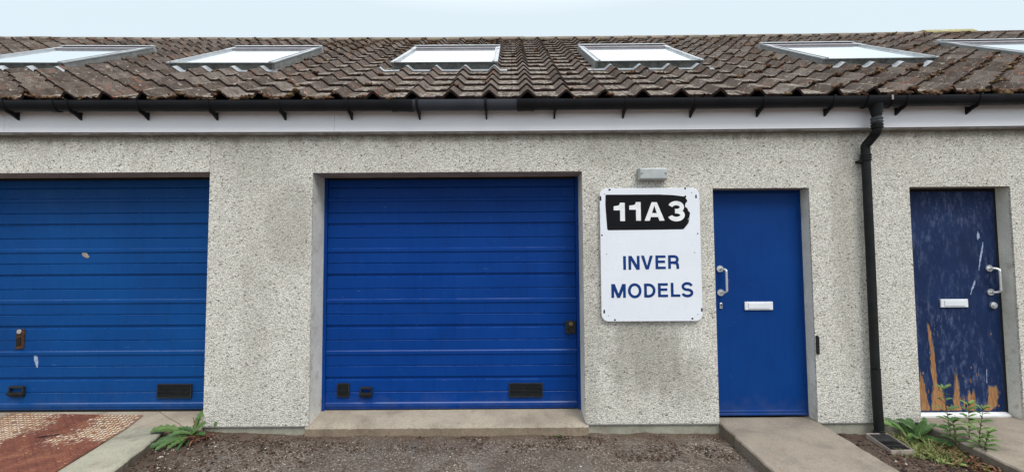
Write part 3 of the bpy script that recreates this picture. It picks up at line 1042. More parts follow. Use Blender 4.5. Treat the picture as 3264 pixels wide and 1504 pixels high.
BOARD = [-10.0, -4.478, -1.563, 4.98, 10.0]
for a, b in zip(BOARD, BOARD[1:]):
    mb = MB()
    span(mb, [(-.060, 2.562), (-.060, 2.80), (-.040, 2.80), (-.040, 2.567), (.0, 2.567), (.0, 2.562)], a + .0012, b - .0012)
    mb.build('fascia_board', m_fascia, bld)
mb = MB()
for i in range(400):
    a, b = -10 + i * .05, -10 + (i + 1) * .05
    def lo(x): return 2.541 + dz(x) + .006 * nz(x, 1, 2, 3) + .002 * nz(x, 1, 2, 20)
    mb.face([(a, -.050, lo(a) + .006), (b, -.050, lo(b) + .006), (b, -.050, 2.5615 + dz(b)), (a, -.050, 2.5615 + dz(a))])
    mb.face([(a, -.0005, lo(a)), (b, -.0005, lo(b)), (b, -.050, lo(b) + .006), (a, -.050, lo(a) + .006)])
mb.build('soffit', m_soff, bld)

# gutter ------------------------------------------------------------------------
GY, GZ, GR = -.148, 2.795, .060


def gut_poly(r0, r1, n=14):
    out = [(GY - r1 * cos(pi * k / n), GZ - r1 * 1.30 * sin(pi * k / n)) for k in range(n + 1)]
    inn = [(GY - r0 * cos(pi * k / n), GZ - r0 * 1.30 * sin(pi * k / n)) for k in range(n, -1, -1)]
    return out + inn


def dzg(x):
    return .0010 * min(x * x, 81)


gut = None
mb = MB()
for a, b in ((-10, -1.005), (.055, 10)):
    span(mb, gut_poly(GR - .004, GR), a, b, f=dzg)
gut = mb.build('gutter', m_gut, bld)
mb = MB()
span(mb, gut_poly(GR - .0035, GR + .0005), -1.0045, .0545, f=dzg)
mb.build('gutter_length', m_gut2, gut)
for xa, xb in ((-1.03, -.99), (-.90, -.845), (.05, .105), (.155, .20), (-3.96, -3.91)):
    mb = MB()
    span(mb, gut_poly(GR + .001, GR + .0065), xa, xb, f=dzg)
    mb.build('joint_clip', m_gut, gut)
mb = MB()
span(mb, gut_poly(GR + .001, GR + .005), -.9895, -.9005, f=dzg)
mb.build('joint_sleeve', m_gut, gut)
mb = MB()
span(mb, gut_poly(GR + .001, GR + .005), .1055, .1545, f=dzg)
mb.build('joint_sleeve', m_gut, gut)


def bracket(x):
    zo = dzg(x)
    mb = MB()
    w = .011
    out = []
    n = 14
    for k in range(n + 1):
        a = pi * k / n
        out.append((GY - (GR + .0055) * cos(a), GZ + zo - (GR + .0055) * 1.30 * sin(a)))
    inn = [(GY - (GR + .001) * cos(pi * k / n), GZ + zo - (GR + .001) * 1.30 * sin(pi * k / n)) for k in range(n, -1, -1)]
    poly = out + inn
    m = len(poly)
    vs = [(x - w, y, z) for y, z in poly] + [(x + w, y, z) for y, z in poly]
    fs = [(k, k + m, (k + 1) % m + m, (k + 1) % m) for k in range(m)]
    for k in range(n):                                     # side faces as quads
        fs.append((k, k + 1, m - 2 - k, m - 1 - k)); fs.append((k + m, m + m - 1 - k, m + m - 2 - k, k + 1 + m))
    mb.faces(vs, fs)
    # foot fixed to the fascia
    zz = GZ + zo
    mb.prismx([(-.186, zz - .070), (-.150, zz - .084), (-.0615, zz - .062), (-.0615, zz - .132), (-.072, zz - .129), (-.118, zz - .106), (-.165, zz - .093)], x - .007, x + .007)
    # clip over the front lip
    mb.box(x - .010, x + .010, GY - GR - .0075, GY - GR + .012, zz + .0005, zz + .008)
    mb.build('bracket', m_gut, gut)


for px in (40, 200, 372, 548, 722, 892, 1065, 1235, 1408, 1583, 1755, 1925, 2098, 2280, 2460):
    bracket(((px * 1.267) - 1632) / 1450 * 3.955 - .035)
for x in (-4.95, -5.56, 4.95, 5.56):
    bracket(x)

# outlet and downpipe ---------------------------------------------------------------
mb = MB()
span(mb, gut_poly(GR + .001, GR + .0075), 3.06, 3.26, f=dzg)
for xa in (3.045, 3.252):
    span(mb, gut_poly(GR + .001, GR + .012), xa, xa + .014, f=dzg)
mb.tube([(3.155, GY, 2.745), (3.155, GY, 2.70), (3.155, GY, 2.655)], [.055, .046, .040], 20)
mb.build('running_outlet', m_gut, gut, smooth=False)
mb = MB()
mb.box(3.236, 3.250, GY - GR - .013, GY - GR - .0075, 2.765, 2.805)
mb.build('outlet_label', m_gframe, gut)

PX = 3.118
dp = MB()
top = [(3.155, GY, 2.66), (3.155, GY, 2.53)]
bend = []
for k in range(9):
    a = pi / 4 * 1.15 * k / 8
    bend.append((3.155 - .004 * k / 8, GY + .05 * (1 - cos(a)), 2.53 - .05 * sin(a)))
end1 = Vector(bend[-1]); end2 = Vector((PX, -.056, 2.405))
b2 = [end1.lerp(end2, .33), end1.lerp(end2, .62), end1.lerp(end2, .82) + Vector((0, .004, 0)), end2, Vector((PX, -.056, 2.37)), Vector((PX, -.056, 2.30))]
dp.tube(top + bend + b2, .036, 20, cap=False)
dp.tube([(PX, -.056, 2.31), (PX, -.056, 1.4), (PX - .003, -.056, .480)], .0345, 20, cap=False)
pipe = dp.build('downpipe', m_pipe, bld, smooth=True)
mb = MB()
mb.tube([(PX - .002, -.056, .474), (PX, -.056, .2), (PX + .004, -.060, -.075)], .0365, 20, cap=False)
mb.build('lower_pipe', m_pipe, pipe, smooth=True)
mb = MB()
mb.tube([(PX - .03, -.056, .50), (PX - .048, -.07, .516)], .004, 8)
mb.tube([(PX - .036, -.07, .492), (PX, -.093, .478), (PX + .03, -.078, .476)], .0035, 8)
mb.build('broken_clip', m_seal, pipe)


def collar(x, y, z0, z1, rings, mat, rr=.041):
    mb = MB()
    mb.tube([(x, y, z0), (x, y, z1)], rr, 22)
    for i in range(rings):
        z = z0 + (z1 - z0) * (i + .5) / rings
        mb.tube([(x, y, z - .005), (x, y, z - .0025), (x, y, z + .0025), (x, y, z + .005)], [rr, rr + .0065, rr + .0065, rr], 22, cap=False)
    return mb.build('collar', mat, pipe, smooth=False)


collar(3.155, GY, 2.535, 2.575, 2, m_pipe)
collar(3.155, GY, 2.580, 2.632, 2, m_pipe2)
collar(PX, -.056, 2.27, 2.335, 3, m_pipe, .0385)
mb = MB()
mb.box(PX - .055, PX - .036, -.066, -.002, 2.262, 2.282)
mb.box(PX - .02, PX + .02, -.024, -.001, 2.262, 2.282)
mb.build('pipe_clip', m_seal, pipe)

# ------------------------------------------------------------------ the roof
TH = radians(31.5)
U = Vector((0, cos(TH), sin(TH)))
Nn = Vector((0, -sin(TH), cos(TH)))
E0 = Vector((0, -.165, 2.812))
CW, GA, ROWS = .330, .292, 17
PK0 = .142                       # x of one roll


def rp(x, s, h):
    p = E0 + U * s + Nn * h
    return (x, p.y, p.z + dz(x))


def prof(u):
    """tile section over one cover width; u from the joint, roll near the middle"""
    # u in 0..CW, joint sits in the pan
    pts = [(0, 0), (.060, 0), (.066, .001), (.122, .052), (.133, .055), (.144, .052), (.200, .001), (.206, 0), (CW, 0)]
    for (a, ha), (b, hb) in zip(pts, pts[1:]):
        if a <= u <= b:
            return ha + (hb - ha) * (u - a) / (b - a)
    return 0.0


PU = [0.0015, .060, .068, .124, .133, .142, .198, .206, CW - .0015]
WIN = [(-6.38, -5.10), (-3.92, -2.70), (-1.365, -.155), (.965, 2.195), (3.56, 4.87), (6.10, 7.35)]
WS0, WS1 = 5 * GA + .03, 10 * GA + .06
HROOF = 8.45

mb = MB()
under = MB()
i0, i1 = int(math.floor((-10.2 - PK0) / CW)), int(math.ceil((10.2 - PK0) / CW))
joints = []
for r in range(ROWS):
    for i in range(i0, i1):
        xb = PK0 - .133 + i * CW
        if xb < -10.1 or xb + CW > 10.1:
            continue
        tint = random.random()
        tint = .5 + (tint - .5) * .75 + .22 * nz(xb, r * .3, 3, .8)
        tint = min(1, max(0, tint))
        js = random.uniform(-.006, .006)
        jl = random.uniform(-.002, .004)
        sk = random.uniform(-.006, .006)
        if random.random() < .05:
            js -= random.uniform(.008, .022)
            sk *= 2.2
            jl += .004
        us = list(PU)
        cut = []
        for wa, wb in WIN:
            if 5 <= r < 10:
                for e in (wa + .03, wb - .03):
                    if xb < e < xb + CW:
                        us.append(e - xb)
                cut.append((wa + .03 - xb, wb - .03 - xb))
        us = sorted(set(us))
        s0 = r * GA + js
        s1 = (r + 1) * GA + .02
        for a, b in zip(us, us[1:]):
            mid = (a + b) / 2
            if any(ca < mid < cb for ca, cb in cut):
                continue
            ha, hb = prof(a), prof(b)
            pan = 1.0 if (mid < .064 or mid > .202) else 0.0
            ja = jl + sk * (a / CW - .5)
            jb = jl + sk * (b / CW - .5)
            lo = .024
            # slightly worn lower arris
            A0 = rp(xb + a, s0, ha + lo + ja - .004); B0 = rp(xb + b, s0, hb + lo + jb - .004)
            A1 = rp(xb + a, s0 + .006, ha + lo + ja); B1 = rp(xb + b, s0 + .006, hb + lo + jb)
            A2 = rp(xb + a, s1, ha); B2 = rp(xb + b, s1, hb)
            Af = rp(xb + a, s0, ha - .001); Bf = rp(xb + b, s0, hb - .001)
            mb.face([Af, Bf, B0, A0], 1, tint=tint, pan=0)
            mb.face([A0, B0, B1, A1], 0, tint=tint, pan=pan)
            mb.face([A1, B1, B2, A2], 0, tint=tint, pan=pan)
            if r == 0:
                mb.face([rp(xb + a, s0, ha - .001), rp(xb + b, s0, hb - .001), rp(xb + b, s0 + .25, hb - .02), rp(xb + a, s0 + .25, ha - .02)], 1, tint=tint, pan=0)
roof = mb.build('roof', [m_tile, m_tedge], bld)
mb = MB()
# underlay just below the tiles, front slope, and a plain rear slope
xs_ = [-10.1 + 20.2 * i / 40 for i in range(41)]
for a, b in zip(xs_, xs_[1:]):
    mb.face([rp(a, .02, -.012), rp(b, .02, -.012), rp(b, ROWS * GA, -.012), rp(a, ROWS * GA, -.012)])
mb.build('underlay', m_under, roof)
RY = (E0 + U * (ROWS * GA)).y
RZ = (E0 + U * (ROWS * GA)).z
mb = MB()
for a, b in zip(xs_, xs_[1:]):
    mb.face([(a, RY + .01, RZ + dz(a)), (b, RY + .01, RZ + dz(b)), (b, 8.6, 2.7 + dz(b)), (a, 8.6, 2.7 + dz(a))], tint=.4, pan=0)
mb.build('rear_slope', m_tile, roof)
# ridge tiles
x = -10.1
while x < 8.35:
    ln = .45
    xe = min(x + ln, 8.42)
    mbr = MB()
    jz = random.uniform(-.004, .004) + (.03 if x > 7.3 else 0)
    pl = [(RY - .150, RZ - .060), (RY - .148, RZ - .035), (RY - .08, RZ + .030), (RY + .04, RZ + .066), (RY + .16, RZ + .02), (RY + .22, RZ - .08), (RY + .12, RZ - .07), (RY + .0, RZ - .02)]
    span(mbr, [(y, z + jz) for y, z in pl], x + .002, xe - .002, step=.5)
    o = mbr.build('ridge_tile', m_ridge if x < 7.3 else m_ridgem, roof)
    x = xe
# mortar bed under the ridge and mossy end
mb = MB()
for i in range(200):
    a, b = -10.1 + i * .1, -10.1 + (i + 1) * .1
    if b > 9.0:
        break
    def q(x, t): return (x, RY - .165 + .012 * nz(x, 1, t, 9), RZ - .115 + .075 * t + dz(x) + (-.03 * max(0, x - 8.4)))
    mb.face([q(a, 0), q(b, 0), (b, q(b, 0)[1] + .06, q(b, 1)[2] + .01), (a, q(a, 0)[1] + .06, q(a, 1)[2] + .01)])
mb.build('ridge_mortar', m_ridge, roof)

# moss along the tile edges
mb = MB()
rm = random.Random(3)


def moss_density(x, s):
    d = .06
    if x > 2.2:
        d += .55 * min(1, (x - 2.2) / 1.5) * (0.9 if s < 2.6 else .5)
    if -3.2 < x < -1.2 and s > 2.2:
        d += .6
    if x < -1.0 and s < .2:
        d += .8
    if x > 3.0 and s < .2:
        d += .9
    if s > 4.2:
        d += .35
    d *= .35 + 1.3 * max(0, nz(x, s, 6, 1.3) + .25)
    return d


for r in range(ROWS):
    x = -9.5
    while x < 9.5:
        x += rm.uniform(.012, .030)
        s = r * GA
        if any(wa < x < wb for wa, wb in WIN) and 5 <= r <= 10:
            continue
        if rm.random() > moss_density(x, s) * .95:
            continue
        u = (x - (PK0 - .133)) % CW
        h = prof(u)
        if h > .02 and rm.random() < .5:
            continue
        rr = rm.uniform(.008, .026) * (1.25 if x > 2.5 else 1)
        up = rm.choice((-.6, .15, .5))
        p = rp(x, s - .012 + up * rr, h + (.012 if up < 0 else .024))
        mb.blob(p, rr * rm.uniform(1, 2.0), rr, rr * .7, rot=rm.uniform(-.4, .4), tint=rm.random())
        for _ in range(3):
            q = (p[0] + rm.uniform(-2, 2) * rr, p[1] + rm.uniform(-1, 1) * rr, p[2] + rm.uniform(-.3, .5) * rr)
            mb.blob(q, rr * .5, rr * .5, rr * .45, tint=rm.random())
mb.build('moss', m_moss, roof, kind='stuff')


# skylights ------------------------------------------------------------------------
def rbox(mb, xa, xb, sa, sb, ha, hb, mi=0):
    vs = [rp(x, s, h) for x in (xa, xb) for s in (sa, sb) for h in (ha, hb)]
    c = dz((xa + xb) / 2)
    mb.faces(vs, [(0, 1, 3, 2), (4, 6, 7, 5), (0, 4, 5, 1), (2, 3, 7, 6), (0, 2, 6, 4), (1, 5, 7, 3)], mi)


for wi, (xa, xb) in enumerate(WIN):
    s0, s1 = WS0, WS1
    # outer kerb of weathered cladding
    mb = MB()
    rbox(mb, xa, xa + .03, s0, s1, -.02, .092)
    rbox(mb, xb - .03, xb, s0, s1, -.02, .092)
    rbox(mb, xa + .0305, xb - .0305, s1 - .05, s1, -.02, .092)
    sk = mb.build('skylight', m_kerb, bld)
    mb = MB()
    rbox(mb, xa + .0305, xb - .0305, s0 + .002, s0 + .05, -.02, .088)
    mb.build('front_kerb', m_framed, sk)
    # pale aluminium covers on the two sides
    for side, (a, b) in enumerate(((xa - .005, xa + .056), (xb - .056, xb + .005))):
        mb = MB()
        rbox(mb, a, b, s0 - .012, s1 - .30, .093, .108)
        rbox(mb, a - .0, b + .0, s1 - .2995, s1 - .02, .093, .114)
        inner = (b - .018, b) if side == 0 else (a, a + .018)
        rbox(mb, inner[0], inner[1], s0 - .008, s1 - .31, .1085, .117)
        mb.build('side_cover', m_frame, sk, bevel=.002)
    mb = MB()
    rbox(mb, xa - .004, xb + .004, s1 - .0195, s1 + .045, .02, .126)
    rbox(mb, xa + .02, xb - .02, s1 - .075, s1 - .020, .122, .132)
    mb.build('hood', m_frame, sk, bevel=.003)
    mb = MB()
    rbox(mb, xa + .0565, xb - .0565, s1 - .20, s1 - .076, .085, .112)  # flap enlarged and darkened to stand in for the hood's reflection in the glass
    mb.build('flap_and_reflection_band', m_flap, sk)
    mb = MB()
    rbox(mb, xa + .0565, xb - .0565, s0 + .0, s0 + .045, .0885, .098)
    mb.build('bottom_rail', m_framed, sk)
    mb = MB()
    rbox(mb, xa + .0565, xb - .0565, s0 + .0455, s1 - .2005, .086, .094)
    mb.build('glass', m_glass, sk)
    # flashing apron dressed over the tiles below
    mb = MB()
    x = xa - .12
    st = []
    while x < xb + .12:
        u = (x - (PK0 - .133)) % CW
        st.append(x)
        x += .011
    for a, b in zip(st, st[1:]):
        ha = prof((a - (PK0 - .133)) % CW); hb = prof((b - (PK0 - .133)) % CW)
        wl = .085 + .008 * nz(a, wi, 1, 12); wl2 = .085 + .008 * nz(b, wi, 1, 12)
        k = .018
        mb.face([rp(a, s0 - wl, ha + k), rp(b, s0 - wl2, hb + k), rp(b, s0 + .001, hb * .9 + .022), rp(a, s0 + .001, ha * .9 + .022)])
        mb.face([rp(a, s0 - wl, ha + k - .006), rp(b, s0 - wl2, hb + k - .006), rp(b, s0 - wl2, hb + k), rp(a, s0 - wl, ha + k)])
    mb.build('flashing', m_lead, sk)

# ------------------------------------------------------------------ lettering (outlines drawn stroke by stroke)
def strokes(kind, x0, x1, z0, z1, w, mb, y, th):
    """adds a letter between x0..x1 and baseline z0..cap line z1; overlapping strokes get slightly different thickness"""
    cnt = [0]

    def poly(p):
        cnt[0] += 1
        mb.prism(p, y - th - cnt[0] * .00025, y)

    def bar(xa, za, xb, zb_):
        poly([(xa, za), (xb, za), (xb, zb_), (xa, zb_)])

    def ribbon(pts, ww=None):
        ww = ww or w
        n = len(pts)
        lo, hi = [], []
        for i, (px, pz) in enumerate(pts):
            a = pts[max(0, i - 1)]; b = pts[min(n - 1, i + 1)]
            dx, dzz = b[0] - a[0], b[1] - a[1]
            l = math.hypot(dx, dzz) or 1
            lo.append((px - dzz / l * ww / 2, pz + dx / l * ww / 2)); hi.append((px + dzz / l * ww / 2, pz - dx / l * ww / 2))
        cnt[0] += 1
        yy = y - th - cnt[0] * .00025
        for i in range(n - 1):
            mb.face([(q[0], yy, q[1]) for q in (lo[i], lo[i + 1], hi[i + 1], hi[i])])
        ring = lo + hi[::-1]
        for (ax, az), (bx, bz) in zip(ring, ring[1:] + ring[:1]):
            mb.face([(ax, yy, az), (bx, yy, bz), (bx, y, bz), (ax, y, az)])

    def arc(cx, cz, rx, rz, a0, a1, n=22):
        return [(cx + rx * cos(radians(a0 + (a1 - a0) * k / n)), cz + rz * sin(radians(a0 + (a1 - a0) * k / n))) for k in range(n + 1)]

    H = z1 - z0
    W = x1 - x0
    h = w * .92
    if kind == 'I':
        bar(x0, z0, x1, z1)
    elif kind == 'N':
        bar(x0, z0, x0 + w, z1); bar(x1 - w, z0, x1, z1)
        poly([(x0, z1), (x0 + w * 1.2, z1), (x1, z0), (x1 - w * 1.2, z0)])
    elif kind == 'V':
        m = (x0 + x1) / 2
        poly([(x0, z1), (x0 + w * 1.1, z1), (m, z0 + w * 1.35), (x1 - w * 1.1, z1), (x1, z1), (m + w * .56, z0), (m - w * .56, z0)])
    elif kind == 'E':
        bar(x0, z0, x0 + w, z1)
        bar(x0 + w, z1 - h, x1, z1); bar(x0 + w, z0, x1, z0 + h); bar(x0 + w, z0 + H * .54 - h / 2, x1 - w * .25, z0 + H * .54 + h / 2)
    elif kind == 'L':
        bar(x0, z0, x0 + w, z1); bar(x0 + w, z0, x1, z0 + h)
    elif kind == 'M':
        m = (x0 + x1) / 2
        bar(x0, z0, x0 + w, z1); bar(x1 - w, z0, x1, z1)
        poly([(x0, z1), (x0 + w * 1.3, z1), (m, z0 + w * 1.5), (x1 - w * 1.3, z1), (x1, z1), (m + w * .5, z0), (m - w * .5, z0)])
    elif kind == 'O':
        ribbon(arc((x0 + x1) / 2, (z0 + z1) / 2, W / 2 - w / 2, H / 2 - h / 2, 90, 451, 44))
    elif kind == 'D':
        bar(x0, z0, x0 + w, z1)
        r = H / 2 - h / 2
        rx = min(r, W - w * 1.5)
        ribbon([(x0 + w, z1 - h / 2), (x1 - w / 2 - rx, z1 - h / 2)] + arc(x1 - w / 2 - rx, (z0 + z1) / 2, rx, r, 88, -88, 26) + [(x1 - w / 2 - rx, z0 + h / 2), (x0 + w, z0 + h / 2)])
    elif kind == 'R':
        bar(x0, z0, x0 + w, z1)
        zt, zm = z1 - h / 2, z0 + H * .46
        r = (zt - zm) / 2
        ribbon([(x0 + w, zt), (x1 - w * .6 - r, zt)] + arc(x1 - w * .6 - r, (zt + zm) / 2, r, r, 86, -86, 18) + [(x1 - w * .6 - r, zm), (x0 + w, zm)])
        ribbon([(x1 - w * 1.9, zm - h * .1)] + arc(x1 - w * 1.7, zm - w * 1.0, w * 1.15, w * .95, 75, 0, 8) + [(x1 - w * .53, z0 + w * .6), (x1 - w * .40, z0)])
    elif kind == 'S':
        cx = (x0 + x1) / 2
        r1 = (H - h) / 4
        rx = W / 2 - w / 2
        cz1, cz2 = z1 - h / 2 - r1, z0 + h / 2 + r1
        top_ = arc(cx, cz1, rx * .94, r1, 12, 258, 26)
        bot = arc(cx, cz2, rx, r1, 78, -168, 26)
        ribbon(top_ + bot)
    elif kind == '1':
        bar(x1 - w, z0, x1, z1)
        poly([(x1 - w, z1), (x1 - w - H * .02, z1 - H * .09), (x1 - w - H * .10, z1 - H * .16), (x0, z1 - H * .19), (x0, z1 - H * .41), (x1 - w, z1 - H * .41)])
    elif kind == 'A':
        m = (x0 + x1) / 2
        ww = w * .52
        poly([(x0, z0), (m - ww * 1.05, z1), (m + ww * .1, z1), (m + ww * .1, z1 - w * .5), (x0 + w * 1.08, z0)])
        poly([(x1, z0), (m + ww * 1.05, z1), (m - ww * .1, z1), (m - ww * .1, z1 - w * .5), (x1 - w * 1.08, z0)])
        bar(x0 + W * .22, z0 + H * .20, x1 - W * .22, z0 + H * .41)
    elif kind == '3':
        cx = (x0 + x1) / 2
        hh = w * .78
        r1 = (H - hh) / 4
        cz1, cz2 = z1 - hh / 2 - r1, z0 + hh / 2 + r1
        ribbon(arc(cx, cz1, W / 2 - w * .56, r1, 165, -80, 24) + [(cx - w * .25, cz1 - r1)], w * .86)
        ribbon([(cx - w * .25, cz2 + r1)] + arc(cx, cz2, W / 2 - w * .48, r1, 80, -168, 24), w * .92)


SXR = lambda px: .775 + (px - 130) * .001272
SZR = lambda py: 2.050 - (py - 217) * .001272
sign = thing('sign_board', (1.215, -.02, .886), 'large white enamel board with rounded corners reading 11A 3 INVER MODELS, beside the blue door', 'sign')


def rrect(x0, x1, z0, z1, r, n=8):
    out = []
    for cx, cz, a0 in ((x1 - r, z1 - r, 0), (x0 + r, z1 - r, 90), (x0 + r, z0 + r, 180), (x1 - r, z0 + r, 270)):
        out += [(cx + r * cos(radians(a0 + 90 * k / n)), cz + r * sin(radians(a0 + 90 * k / n))) for k in range(n + 1)]
    return out


mb = MB(); mb.prism(rrect(.775, 1.655, .886, 2.050, .062), -.034, -.018)
mb.build('panel', m_sign, sign, bevel=.003)
mb = MB()
for xx in (.86, 1.54):
    mb = MB()
    mb.box(xx, xx + .05, -.0175, -.0005, .93, 2.0)
    mb.build('batten', m_soffit, sign)
pt = [(170, 266), (176, 261), (330, 262), (540, 262), (640, 267), (700, 275), (716, 277), (722, 269), (728, 271), (729, 280), (725, 288), (733, 300), (736, 312), (726, 320), (720, 335), (721, 350), (733, 357), (738, 366), (741, 378), (751, 386), (752, 400), (746, 425), (738, 432), (736, 455), (722, 478), (700, 504), (690, 505), (440, 507), (184, 508), (178, 500), (172, 400), (168, 330)]
mb = MB(); mb.prism([(SXR(a), SZR(b)) for a, b in pt], -.0350, -.0338)
mb.build('number_panel', m_signb, sign)
mb = MB(); mb.prism([(SXR(a), SZR(b)) for a, b in [(738, 440), (748, 425), (740, 462), (706, 502), (698, 504), (722, 478)]], -.0362, -.0352)
mb.build('torn_flap', m_vent, sign)
mb = MB()
WW = .042
for ch, a, b, t, bo in (('1', 225, 302, 318, 445), ('1', 333, 412, 314, 443), ('A', 437, 575, 316, 444), ('3', 598, 716, 310, 447)):
    strokes(ch, SXR(a), SXR(b), SZR(bo), SZR(t), WW if ch != '3' else .043, mb, -.0350, .0012)
mb.build('numerals', m_white, sign)
for word in ((('I', 284, 303, 686, 780), ('N', 320, 397, 685, 780), ('V', 407, 489, 684, 779), ('E', 506, 576, 683, 777), ('R', 593, 668, 682, 776)),
             (('M', 199, 298, 877, 971), ('O', 313, 406, 873, 974), ('D', 424, 502, 875, 970), ('E', 519, 587, 873, 968), ('L', 607, 671, 871, 967), ('S', 679, 761, 867, 970))):
    mb = MB()
    for ch, a, b, t, bo in word:
        strokes(ch, SXR(a), SXR(b), SZR(bo), SZR(t), .0238, mb, -.0340, .0012)
    mb.build('lettering', m_signl, sign)
mb = MB()
for a, b in ((162, 256), (768, 250), (171, 671), (777, 665), (177, 1092), (788, 1086)):
    mb = MB()
    mb.disc((SXR(a), SZR(b)), .0045, -.0362, -.034, 10)
    mb.build('screw', m_lampb, sign)
mb = MB()
for a, b, w_, h_ in ((199, 227, 16, 13), (723, 221, 12, 14), (135, 287, 12, 34), (797, 278, 12, 26), (141, 542, 12, 10), (802, 535, 8, 10), (148, 1064, 12, 26), (816, 1056, 12, 26), (220, 1121, 12, 12), (750, 1115, 14, 12)):
    x_, z_ = SXR(a), SZR(b)
    hw, hh = w_ * .00064, h_ * .00064
    mb = MB()
    mb.prism([(x_ - hw, z_ - hh * .7), (x_ - hw * .4, z_ - hh), (x_ + hw, z_ - hh * .8), (x_ + hw * .8, z_ + hh), (x_ - hw * .8, z_ + hh * .85)], -.0348, -.034)
    mb.build('chipped_enamel', m_seal, sign)

# wall lamp ------------------------------------------------------------------------
lamp = thing('wall_lamp', (1.235, 0, 2.172), 'small frosted rectangular bulkhead lamp on the roughcast above the white sign', 'lamp')
mb = MB(); mb.box(1.118, 1.366, -.020, .0, 2.120, 2.226)
mb.build('base_plate', m_lampb, lamp, bevel=.003)
mb = MB()
vs = [(x, y, z) for y, ins in ((-.0205, 0), (-.078, .010)) for x in (1.112 + ins, 1.372 - ins) for z in (2.114 + ins, 2.230 - ins)]
mb.faces(vs, [(0, 1, 3, 2), (4, 6, 7, 5), (0, 4, 5, 1), (2, 3, 7, 6), (0, 2, 6, 4), (1, 5, 7, 3)])
mb.build('lens', m_lamp, lamp, bevel=.008)
for xx in (1.136, 1.348):
    mb = MB(); mb.disc((xx, 2.176), .011, -.083, -.0785, 14)
    mb.build('screw_cap', m_lampb, lamp, bevel=.002)

# little black strip fixed to the corner by the door
mb = MB()
mb.prism([(2.6485, .592), (2.668, .585), (2.674, .600), (2.674, .742), (2.660, .752), (2.6485, .748)], -.014, .0)
o = mb.build('rubber_strip', m_seal, None, bevel=.003)
tag(o, 'short black rubber strip fixed upright on the wall corner right of the bright blue door', 'strip')

# ------------------------------------------------------------------ drain cover
dr = thing('drain_cover', (3.05, -.24, -.09), 'black plastic grating in a pale frame lying at the foot of the downpipe', 'drain cover')
A = [Vector((2.985, -.085, -.068)), Vector((3.165, -.090, -.068)), Vector((3.130, -.385, -.086)), Vector((2.948, -.388, -.086))]
cen = sum(A, Vector()) / 4


def quad_frame(mb, A, t, zt, zb_):
    In = [a + (cen - a).normalized() * t * 1.4 for a in A]
    up, dn = Vector((0, 0, zt)), Vector((0, 0, zb_))
    for k in range(4):
        a, b, c, d = A[k], A[(k + 1) % 4], In[(k + 1) % 4], In[k]
        mb.face([a + up, b + up, c + up, d + up])
        mb.face([a + dn, b + dn, b + up, a + up])
        mb.face([d + dn, d + up, c + up, c + dn])
    return In


mb = MB(); In = quad_frame(mb, A, .007, .012, -.03)
mb.build('frame', m_gframe, dr)
mb = MB()
up = Vector((0, 0, .007)); dn = Vector((0, 0, -.004))
def bil(u, v): return In[0].lerp(In[1], u).lerp(In[3].lerp(In[2], u), v)
mb.face([bil(0, 0) + up, bil(1, 0) + up, bil(1, .42) + up, bil(0, .42) + up])
mb.face([bil(0, 0) + dn, bil(1, 0) + dn, bil(1, 1) + dn, bil(0, 1) + dn])
n = 9
for k in range(n):
    u0, u1 = k / n + .02, k / n + .05
    P4 = [bil(u0, .44), bil(u1, .44), bil(u1, .98), bil(u0, .98)]
    mb.faces([p + up for p in P4] + [p + dn for p in P4], [(0, 1, 2, 3), (0, 4, 5, 1), (1, 5, 6, 2), (2, 6, 7, 3), (3, 7, 4, 0)])
for v in (.42, .70, .97):
    P4 = [bil(0, v), bil(1, v), bil(1, v + .025), bil(0, v + .025)]
    mb.faces([p + up * 1.15 for p in P4] + [p + dn for p in P4], [(0, 1, 2, 3), (0, 4, 5, 1), (1, 5, 6, 2), (2, 6, 7, 3), (3, 7, 4, 0)])
mb.build('grate', m_grate, dr)
mb = MB(); mb.tube([(3.122, -.060, -.085), (3.122, -.060, -.050)], [.047, .043], 20)
mb.build('pipe_socket', m_grate, dr)

# ------------------------------------------------------------------ rusty tread plate
PA = [Vector((-4.63, .235)), Vector((-3.365, .196)), Vector((-3.095, -1.25)), Vector((-4.36, -1.21))]


def pl(u, v):
    return PA[0].lerp(PA[1], u).lerp(PA[3].lerp(PA[2], u), v)


def slabz(y):
    return (sill_top(y) if y > 0 else -.002 + .035 * y)


def plz(x, y):
    return slabz(y) + .010 + .004 * nz(x, y, 3, 2)


mb = MB()
nu, nv = 40, 44
vs = []
for j in range(nv + 1):
    for i in range(nu + 1):
        p = pl(i / nu, j / nv)
        zc_ = plz(p.x, p.y)
        e = min(i, nu - i, j)
        if j < 3 and i < 9:
            zc_ += .004 * (9 - i) / 9
        vs.append((p.x, p.y, zc_))
top_f = [(j * (nu + 1) + i, (j + 1) * (nu + 1) + i, (j + 1) * (nu + 1) + i + 1, j * (nu + 1) + i + 1) for j in range(nv) for i in range(nu)]
mb.faces(vs, top_f, lift=0.0)
border = [vs[i] for i in range(nu + 1)] + [vs[j * (nu + 1) + nu] for j in range(1, nv + 1)] + [vs[nv * (nu + 1) + i] for i in range(nu - 1, -1, -1)] + [vs[j * (nu + 1)] for j in range(nv - 1, 0, -1)]
for a, b in zip(border, border[1:] + border[:1]):
    mb.face([a, b, (b[0], b[1], b[2] - .006), (a[0], a[1], a[2] - .006)])
org = Vector((-4.0, -.5, 0))
plate = thing('tread_plate', (-4.0, -.5, 0), 'rusty steel tread plate with flaking cream paint, before the left garage door', 'metal plate')
ORG[plate.name] = Vector((-4.0, -.5, 0))
mb.build('plate', m_plate, plate)
mb = MB()
pitch = .036
rt = random.Random(5)
ex = (PA[1] - PA[0]).normalized(); ey = (PA[3] - PA[0]).normalized()
ni, nj = int((PA[1] - PA[0]).length / pitch), int((PA[3] - PA[0]).length / pitch)
